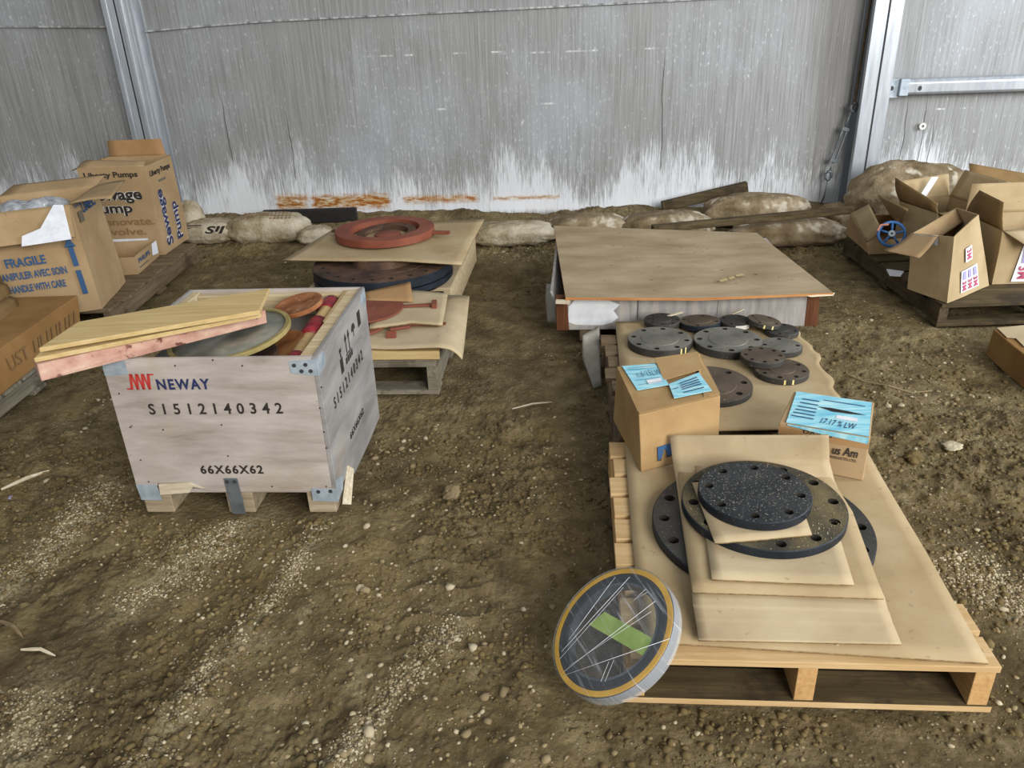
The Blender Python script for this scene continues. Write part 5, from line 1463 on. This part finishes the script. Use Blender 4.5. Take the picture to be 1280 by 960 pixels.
# stained flat carton on the near-left pallet
Bq = [(-2.62, 2.98, 0.098), (-2.118, 2.98, 0.098), (-2.118, 3.70, 0.098), (-2.62, 3.72, 0.098)]
Tq = [(-2.64, 2.98, 0.255), (-2.140, 2.98, 0.255), (-2.138, 3.79, 0.255), (-2.64, 3.80, 0.255)]
sc, B, T, bs = carton('carton', 'stained brown flat carton with faded lettering at the left frame edge', Bq, Tq, 'card_wet', closed=True, dent=0.004, seed=34)
sf = Face(B[1], B[2], T[1], T[2])
sf.text('UST', 0.16, 0.34, 0.36, 0.70, 'faint_print', sc, 0.0, off=0.006)
sf.polys('lettering', [[(u, 0.36), (u + 0.016, 0.36), (u + 0.03, 0.68), (u + 0.012, 0.68)] for u in (0.42, 0.47, 0.50, 0.57, 0.62, 0.68, 0.72, 0.79, 0.84, 0.90)], 'faint_print', sc, 0.006)
mb = MB(); mb.hexa([(-2.60, 2.75, 0.098), (-2.11, 2.75, 0.098), (-2.11, 3.12, 0.098), (-2.60, 3.12, 0.098)], [(-2.60, 2.75, 0.16), (-2.11, 2.75, 0.16), (-2.11, 3.12, 0.16), (-2.60, 3.12, 0.16)])
# folded sacks on the flat carton
GS = 'folded paper sacks on the stained carton'
for k, (zz, lb) in enumerate(((0.257, 'lowest tan folded paper sack on the stained flat carton'), (0.33, 'middle folded paper sack with curled edge at left frame edge'), (0.40, 'topmost folded paper sack at the left frame edge'))):
    t = thing('paper_sack', lb, 'sack', (-2.60 - 0.02 * k, 3.50, zz), 0.1 - 0.08 * k, GS)
    mb = MB(); mb.box(-0.25, 0.22, -0.16, 0.17, 0, 0.066)
    build(mb, 'body', ('card_box', 'card_dark', 'card_pale')[k], t, bevel=0.022, bseg=3)
    sheet('turned_edge', [[(0.20, -0.15, 0.055), (0.20, 0.15, 0.055)], [(0.25, -0.15, 0.02), (0.24, 0.15, 0.03)], [(0.26, -0.14, -0.03), (0.25, 0.14, -0.01)]], 0.004, 'card_dark', t, nu=6, nv=4, warp=0.01, seed=k + 3)

# ------------------------------------------------------------------ right cluster
pallet('grimy dark pallet at the right wall under the jumble of open cartons', (2.065, 3.555, 0), -0.015, 1.05, 1.22, 0.115, 7, ('wood_dark', 'wood_dark_y'), ends=0.008)
GRC = 'open cartons on the right pallet'
def rot_box(fc, r1, r2, w, d, h, lean=(0, 0)):
    u, v = V((math.cos(r1), math.sin(r1), 0)), V((-math.sin(r2), math.cos(r2), 0))
    b = [fc, fc + u * w, fc + u * w + v * d, fc + v * d]
    return b, [p + V((lean[0], lean[1], h)) for p in b], u, v
# front carton, corner toward the viewer
Bq, Tq, u, v = rot_box(V((2.093, 3.560, 0.118)), 0.60, 0.35, 0.40, 0.24, 0.34, (-0.02, 0.02))
Tq[0] = Tq[0] + V((0, 0, -0.02)); Tq[1] = Tq[1] + V((-0.10, 0.0, 0.02)); Tq[3] = Tq[3] + V((0, 0, -0.06))
ca, B, T, bs = carton('carton', 'open carton standing cornerwise at the right pallet front corner, white label low', Bq, Tq, 'card', dent=0.005, seed=41, group=GRC)
ff = Face(B[0], B[1], T[0], T[1])
ff.rect('label', 0.28, 0.08, 0.72, 0.40, 'paper', ca, 0.008)
ff.rect('label', 0.40, 0.50, 0.60, 0.70, 'paper', ca, 0.008)
for k in range(3):
    x0 = 0.30 + 0.14 * k
    ff.text('3M', x0 + 0.01, 0.10, x0 + 0.11, 0.24, 'magenta_print', ca, 0.03, turn=-90, off=0.0105)
    ff.rect('print_bar', x0 + 0.02, 0.26, x0 + 0.10, 0.38, 'lilac_print', ca, 0.0105)
ff.text('3M', 0.43, 0.53, 0.57, 0.67, 'magenta_print', ca, 0.02, turn=-90, off=0.0105)
flap(ca, T[3], T[0].lerp(T[3], 0.35), T[0].lerp(T[3], 0.35) + V((-0.10, -0.05, -0.09)), T[3] + V((-0.14, -0.03, -0.07)), 'card_tan', bend=0.015)
flap(ca, T[2], T[3], T[3] + V((0.06, -0.05, -0.05)), T[2] + V((0.0, -0.08, -0.05)), 'card_tan')
lfc = Face(B[3], B[0], T[3], T[0])
lfc.polys('torn_label', [[(0.05, 0.80), (0.7, 0.86), (0.66, 1.0), (0.02, 1.0)]], 'clear_bag', ca, 0.01)
# right carton, flap folded down
Bq, Tq, u, v = rot_box(V((2.448, 3.800, 0.118)), -0.02, -0.02, 0.42, 0.36, 0.27, (0.0, 0.02))
cb, B, T, bs = carton('carton', 'open carton at the right frame edge with big striped labels and folded front flap', Bq, Tq, 'card', dent=0.004, seed=42, group=GRC)
flap(cb, T[0], T[1], T[1] + V((-0.02, -0.10, -0.055)), T[0] + V((0.075, -0.10, -0.055)), 'card_pale')
flap(cb, T[3], T[0], T[0] + V((-0.02, 0.01, 0.14)), T[3] + V((-0.02, -0.12, 0.15)), 'card_dark', bend=0.01)
flap(cb, T[3], T[2], T[2] + V((0, 0.03, 0.15)), T[3] + V((0.02, 0.03, 0.15)), 'card')
ff = Face(B[0], B[1], T[0], T[1])
ff.polys('label', [[(0.20, 0.05), (0.98, 0.04), (0.98, 0.80), (0.34, 0.80), (0.27, 0.74)]], 'paper', cb, 0.008)
for k in range(4):
    x0 = 0.26 + 0.18 * k
    ff.text('3M', x0, 0.10, x0 + 0.12, 0.34, 'magenta_print', cb, 0.03, turn=-90, off=0.0105)
    ff.rect('print_bar', x0 + 0.02, 0.40, x0 + 0.11, 0.66, 'lilac_print', cb, 0.0105)
# middle carton with high flaps
Bq, Tq, u, v = rot_box(V((2.34, 4.22, 0.118)), 0.20, 0.20, 0.33, 0.32, 0.26, (0, 0.02))
cc, B, T, bs = carton('carton', 'open carton with upright flaps and white tape, behind the cornerwise one', Bq, Tq, 'card', dent=0.004, seed=43, group=GRC)
flap(cc, T[3], T[0], T[0] + V((-0.01, 0.0, 0.055)), T[3] + V((-0.03, 0.03, 0.13)), 'card_dark', bend=0.015)
flap(cc, T[3], T[2], T[2] + V((0.0, 0.06, 0.12)), T[3] + V((0.0, 0.06, 0.10)), 'card')
f1 = flap(cc, T[1], T[2], T[2] + V((0.06, 0.0, 0.15)), T[1] + V((0.08, -0.03, 0.14)), 'card')
tp = flap(cc, T[0], T[1], T[1] + V((0.0, -0.10, 0.02)), T[0] + V((0.02, -0.10, 0.0)), 'card_tan')
tf = Face(T[1], T[2], T[1] + V((0.08, -0.03, 0.14)), T[2] + V((0.06, 0, 0.15)))
mb = MB(); mb.hexa([T[3] + V((0.10, -0.015, 0.02)), T[3] + V((0.14, -0.015, 0.02)), T[3] + V((0.14, -0.011, 0.02)), T[3] + V((0.10, -0.011, 0.02))], [T[3] + V((0.16, 0.0, 0.13)), T[3] + V((0.2, 0.0, 0.13)), T[3] + V((0.2, 0.004, 0.13)), T[3] + V((0.16, 0.004, 0.13))])
build(mb, 'tape_strip', 'paper', cc)
# back carton
Bq, Tq, u, v = rot_box(V((2.72, 4.34, 0.118)), -0.10, -0.10, 0.36, 0.34, 0.28, (0, 0))
ce, B, T, bs = carton('carton', 'open dark carton rearmost at the right, against the wall sacks', Bq, Tq, 'card_dark', dent=0.004, seed=44, group=GRC)
flap(ce, T[3], T[2], T[2] + V((0.05, 0.06, 0.06)), T[3] + V((0.0, 0.08, 0.14)), 'card_dark')
flap(ce, T[1], T[2], T[2] + V((0.12, 0.0, 0.03)), T[1] + V((0.12, 0, 0.03)), 'card_dark')
# tipped carton with the handwheel
Bq = [(2.067, 4.382, 0.12), (2.313, 4.38, 0.12), (2.486, 4.851, 0.12), (2.108, 4.832, 0.12)]
Tq = [(2.052, 4.402, 0.185), (2.313, 4.429, 0.2), (2.311, 4.675, 0.27), (2.081, 4.733, 0.27)]
cf_, B, T, bs = carton('carton', 'small tipped open carton holding the blue handwheel, at the left of the right pallet', Bq, Tq, 'card_tan', dent=0.004, seed=45, group=GRC)
b_ = V(bs)
flap(cf_, T[3], T[0], V((2.07, 4.283, 0.285)) - b_, V((2.144, 4.647, 0.345)) - b_, 'card', bend=0.0)
flap(cf_, T[2] + V((-0.02, 0, 0)), T[1] + V((-0.02, 0.10, 0.03)), V((2.247, 4.382, 0.37)) - b_, V((2.177, 4.626, 0.4)) - b_, 'card_tan', bend=0.0)
hw = thing('handwheel', 'blue spoked valve handwheel propped in the small open carton', 'handwheel', (2.115, 4.255, 0.27))
hw.rotation_euler = V((-0.25, -0.80, 0.55)).to_track_quat('Z', 'Y').to_euler()
mb = MB(); mb.tube([(0.068 * math.cos(a), 0.068 * math.sin(a), 0) for a in np.linspace(0, 2 * math.pi, 33)[:-1]], 0.0085, 10, closed=True)
build(mb, 'rim', 'blue_paint', hw, smooth=True)
for k in range(5):
    a = 2 * math.pi * k / 5 + 0.3
    mb = MB(); mb.tube([(0.014 * math.cos(a), 0.014 * math.sin(a), 0.004), (0.066 * math.cos(a), 0.066 * math.sin(a), 0)], 0.0065, 8)
    build(mb, 'spoke', 'blue_paint', hw, smooth=True)
mb = MB(); mb.lathe([(0.006, -0.01), (0.018, -0.01), (0.018, 0.012), (0.006, 0.012)], 20)
build(mb, 'hub', 'galv', hw)
mb = MB(); mb.tube([(-0.02, 0.05, 0.01), (-0.06, 0.045, 0.012), (-0.075, 0.01, 0.012)], 0.006, 8)
build(mb, 'tape', 'salmon', hw)
mb = MB(); mb.hexa([(2.039, 4.089, 0.118), (2.11, 4.038, 0.118), (2.064, 3.975, 0.118), (2.014, 3.995, 0.118)], [(2.042, 4.098, 0.124), (2.113, 4.047, 0.124), (2.067, 3.983, 0.124), (2.017, 4.003, 0.124)])
tag(build(mb, 'paper_scrap', 'paper'), 'white paper scrap on the dark pallet deck below the handwheel', 'paper')

# broken carton at the right frame edge
Bq = [(2.069, 2.826, 0), (2.9, 3.0, 0), (2.95, 3.42, 0), (2.115, 3.217, 0)]
a, b = V((2.069, 2.826, 0)), V((2.115, 3.217, 0))
Bq = [a, a + V((0.6, 0.1, 0)), b + V((0.7, 0.1, 0)), b]
Tq = [p + V((0.01, 0, 0.12)) for p in Bq]
t, B, T, bs = carton('carton', 'flattened red brown carton with torn top at the right frame edge', Bq, Tq, 'card_wet', closed=True, dent=0.006, seed=51)
tpf = Face(T[0], T[1], T[3], T[2])
top_piece('torn_top', [(0.10, 0.15), (0.9, 0.1), (0.9, 0.98), (0.02, 1.0), (0.01, 0.72), (0.06, 0.68), (0.05, 0.45), (0.11, 0.40)], 'card_pale', [0.004] * 8, t, tpf)

# ------------------------------------------------------------------ loose bits on the ground
for k, (a, b, w, lb) in enumerate((((-1.815, 2.398, 0), (-1.706, 2.517, 0), 0.014, 'long thin pale wood sliver on the mud at the left edge'), ((-1.43, 1.706, 0), (-1.328, 1.64, 0), 0.012, 'short broken stick in the rut at the lower left'), ((-1.309, 1.595, 0), (-1.208, 1.57, 0), 0.010, 'pale stick end beside the lower left ruts'), ((-0.0032, 2.913, 0), (0.1642, 2.957, 0), 0.008, 'thin twig lying on the bare mud in the middle aisle'))):
    a, b = V(a), V(b)
    a.z = float(ground_h(np.array([a.x]), np.array([a.y]))[0]) + 0.008
    b.z = float(ground_h(np.array([b.x]), np.array([b.y]))[0]) + 0.008
    m_ = (a + b) / 2 + V((0.004, 0.008, 0.004))
    mb = MB(); mb.tube([a, a.lerp(m_, 0.6), m_, m_.lerp(b, 0.6), b], [w * 0.3, w * 0.5, w * 0.5, w * 0.4, w * 0.15], 6)
    tag(build(mb, 'stick', 'chipping' if k != 1 else 'wood_old'), lb, 'stick')
p = V((-1.771, 2.359, 0)); p.z = float(ground_h(np.array([p.x]), np.array([p.y]))[0]) - 0.004
sack('plastic_scrap', 'small blue white plastic scrap on the mud at the left edge', 'scrap', p, (0.035, 0.022, 0.016), 0.3, 'lilac_print', 81)
mb = MB()
pts = [(1.436, 3.052, 0), (1.476, 2.985, 0), (1.547, 2.917, 0), (1.631, 2.887, 0), (1.717, 2.894, 0)]
mb.tube([V(q) + V((0, 0, float(ground_h(np.array([q[0]]), np.array([q[1]]))[0]) + 0.006)) for q in pts], 0.003, 6)
tag(build(mb, 'wire', 'stone_b'), 'thin curved wire on the mud right of the flanges', 'wire')
for k, (px, sz, lb) in enumerate((((1.395, 2.373, 0), 0.06, 'dark lump of wood standing in the mud right of the pine pallet'), ((1.571, 2.454, 0), 0.07, 'flat pale stone on the mud right of the pine pallet'), ((-0.2171, 2.265, 0), 0.06, 'jagged dried mud clod alone in the middle aisle'))):
    sack('mud_clod' if k != 1 else 'stone', lb, 'clod' if k != 1 else 'stone', px, (sz, sz * 0.8, sz * (0.7 if k != 1 else 0.25)), k * 0.7, ('stone_c', 'stone_a', 'stone_b')[k], 90 + k, sq=0.8, lump=0.45)
for k, (px, sz) in enumerate((((0.7774, 1.417, 0.145), 0.018), ((0.7681, 1.376, 0.145), 0.014), ((0.7125, 1.384, 0.145), 0.010), ((0.7147, 1.361, 0.145), 0.008))):
    lb = ('largest mud clod on the front cardboard near its right side', 'second mud clod just nearer than the largest on cardboard', 'small mud crumb left of the two clods on the front cardboard', 'tiny pale crumb at the front edge of the long creased cardboard')[k]
    sack('mud_clod', lb, 'clod', V(px) + V((0, 0, 0.010)), (sz, sz * 0.8, sz * 0.8), k, 'stone_c' if k != 3 else 'stone_a', 95 + k, sq=0.9, lump=0.4, group='clods on the cardboard')

# gravel: pebbles nobody could count
def gravel():
    bm = bmesh.new()
    bmesh.ops.create_icosphere(bm, subdivisions=1, radius=1)
    bv = np.array([tuple(v.co) for v in bm.verts])
    bf_ = np.array([[v.index for v in f.verts] for f in bm.faces])
    bm.free()
    r_ = np.random.default_rng(5)
    px, py, ps, pm = [], [], [], []
    def scatter(n, xr, yr, s0, s1, dens=None):
        x = r_.uniform(*xr, n); y = r_.uniform(*yr, n)
        if dens is not None:
            k = r_.random(n) < dens(x, y)
            x, y = x[k], y[k]
        s = s0 + (s1 - s0) * r_.random(len(x)) ** 3
        px.append(x); py.append(y); ps.append(s)
        pm.append(r_.choice([0, 1, 2], len(x), p=[0.15, 0.45, 0.40]))
    pt = lambda f, sd, g=4.0, b=0.3: (lambda x, y: np.clip(fbm(x, y, f, 3, sd) * g + b, 0, 1))
    scatter(16000, (-2.0, 1.9), (0.9, 2.6), 0.002, 0.009, pt(1.9, 61))
    scatter(2300, (-2.0, 1.9), (0.9, 2.9), 0.006, 0.017, pt(1.5, 62, 4, 0.2))
    scatter(13000, (-2.6, 2.8), (2.4, 5.35), 0.003, 0.013, pt(1.7, 63))
    scatter(26000, (-2.0, 1.9), (0.9, 2.7), 0.002, 0.013, pt(2.3, 66, 6, 0.25))
    scatter(12000, (-2.6, 2.8), (2.6, 5.35), 0.004, 0.016, pt(2.0, 67, 6, 0.25))
    pm[-1][:] = 2; pm[-2][:] = 2
    for a, b, w in GRAVEL_LINES:
        L = math.hypot(b[0] - a[0], b[1] - a[1])
        n = int(L * 5200 * (w / 0.04) ** 0.5)
        t = r_.random(n)
        dx, dy = (b[0] - a[0]) / L, (b[1] - a[1]) / L
        o = r_.normal(0, w * 0.7, n)
        kp = r_.random(n) < np.clip(fbm(a[0] + (b[0] - a[0]) * t - dy * o, a[1] + (b[1] - a[1]) * t + dx * o, 7, 3, 71) * 5 + 0.85, 0, 1)
        t, o = t[kp], o[kp]
        n = len(t)
        px.append(a[0] + (b[0] - a[0]) * t - dy * o); py.append(a[1] + (b[1] - a[1]) * t + dx * o)
        ps.append(0.0012 + 0.0048 * r_.random(n) ** 2.5)
        pm.append(r_.choice([0, 1, 2], n, p=[0.50, 0.38, 0.12]))
    x, y, s, m = map(np.concatenate, (px, py, ps, pm))
    def in_rect(fx, fy, a, w, d):
        ca, sa = math.cos(a), math.sin(a)
        lx, ly = (x - fx) * ca + (y - fy) * sa, -(x - fx) * sa + (y - fy) * ca
        return (lx > -0.01) & (lx < w + 0.01) & (ly > -0.01) & (ly < d + 0.01)
    bad = in_rect(0.236, 1.352, -0.085, 0.81, 0.985) | in_rect(0.345, 2.37, -0.085, 0.80, 0.93) | in_rect(-1.236, 2.212, -0.07, 0.661, 0.645) | in_rect(-1.12, 3.09, -0.075, 0.81, 0.86)
    bad |= in_rect(0.2, 3.5, -0.06, 1.3, 1.2) | in_rect(-1.06, 4.02, -0.1, 0.85, 1.05) | in_rect(-3.1, 3.9, 0, 1.05, 1.4) | in_rect(-3.1, 2.7, 0, 1.0, 1.1) | in_rect(2.05, 3.53, 0, 1.1, 1.3) | (np.hypot(x - 0.17, y - 1.42) < 0.14) | (y > 5.62 - 0.07 * x) | in_rect(2.45, 3.0, 0, 0.9, 0.55)
    x, y, s, m = x[~bad], y[~bad], s[~bad], m[~bad]
    n = len(x)
    z = ground_h(x, y)
    A = bv[None] * (1 + 0.75 * (r_.random((n, len(bv), 1)) - 0.5))
    A = A * np.stack([np.ones(n), r_.uniform(0.6, 1, n), r_.uniform(0.4, 0.75, n)], -1)[:, None, :]
    th_ = r_.random(n) * 6.283
    c, si = np.cos(th_)[:, None], np.sin(th_)[:, None]
    X = A[:, :, 0] * c - A[:, :, 1] * si
    Y = A[:, :, 0] * si + A[:, :, 1] * c
    co = np.stack([X * s[:, None] + x[:, None], Y * s[:, None] + y[:, None], A[:, :, 2] * s[:, None] + (z + s * 0.12)[:, None]], -1).reshape(-1, 3)
    nvb, nfb = len(bv), len(bf_)
    fi = (bf_[None] + (np.arange(n) * nvb)[:, None, None]).reshape(-1)
    me = bpy.data.meshes.new('gravel')
    me.vertices.add(n * nvb)
    me.vertices.foreach_set('co', co.astype(np.float32).ravel())
    me.loops.add(n * nfb * 3)
    me.loops.foreach_set('vertex_index', fi.astype(np.int32))
    me.polygons.add(n * nfb)
    me.polygons.foreach_set('loop_start', np.arange(0, n * nfb * 3, 3, dtype=np.int32))
    for mm in ('stone_a', 'stone_b', 'stone_c'): me.materials.append(M[mm])
    me.polygons.foreach_set('material_index', np.repeat(m, nfb).astype(np.int32))
    me.update(calc_edges=True)
    o = bpy.data.objects.new('gravel', me)
    COL.objects.link(o)
    return tag(o, 'loose gravel and crumbs strewn over the churned clay floor', 'gravel', kind='stuff')
gravel()
bpy.context.view_layer.update()
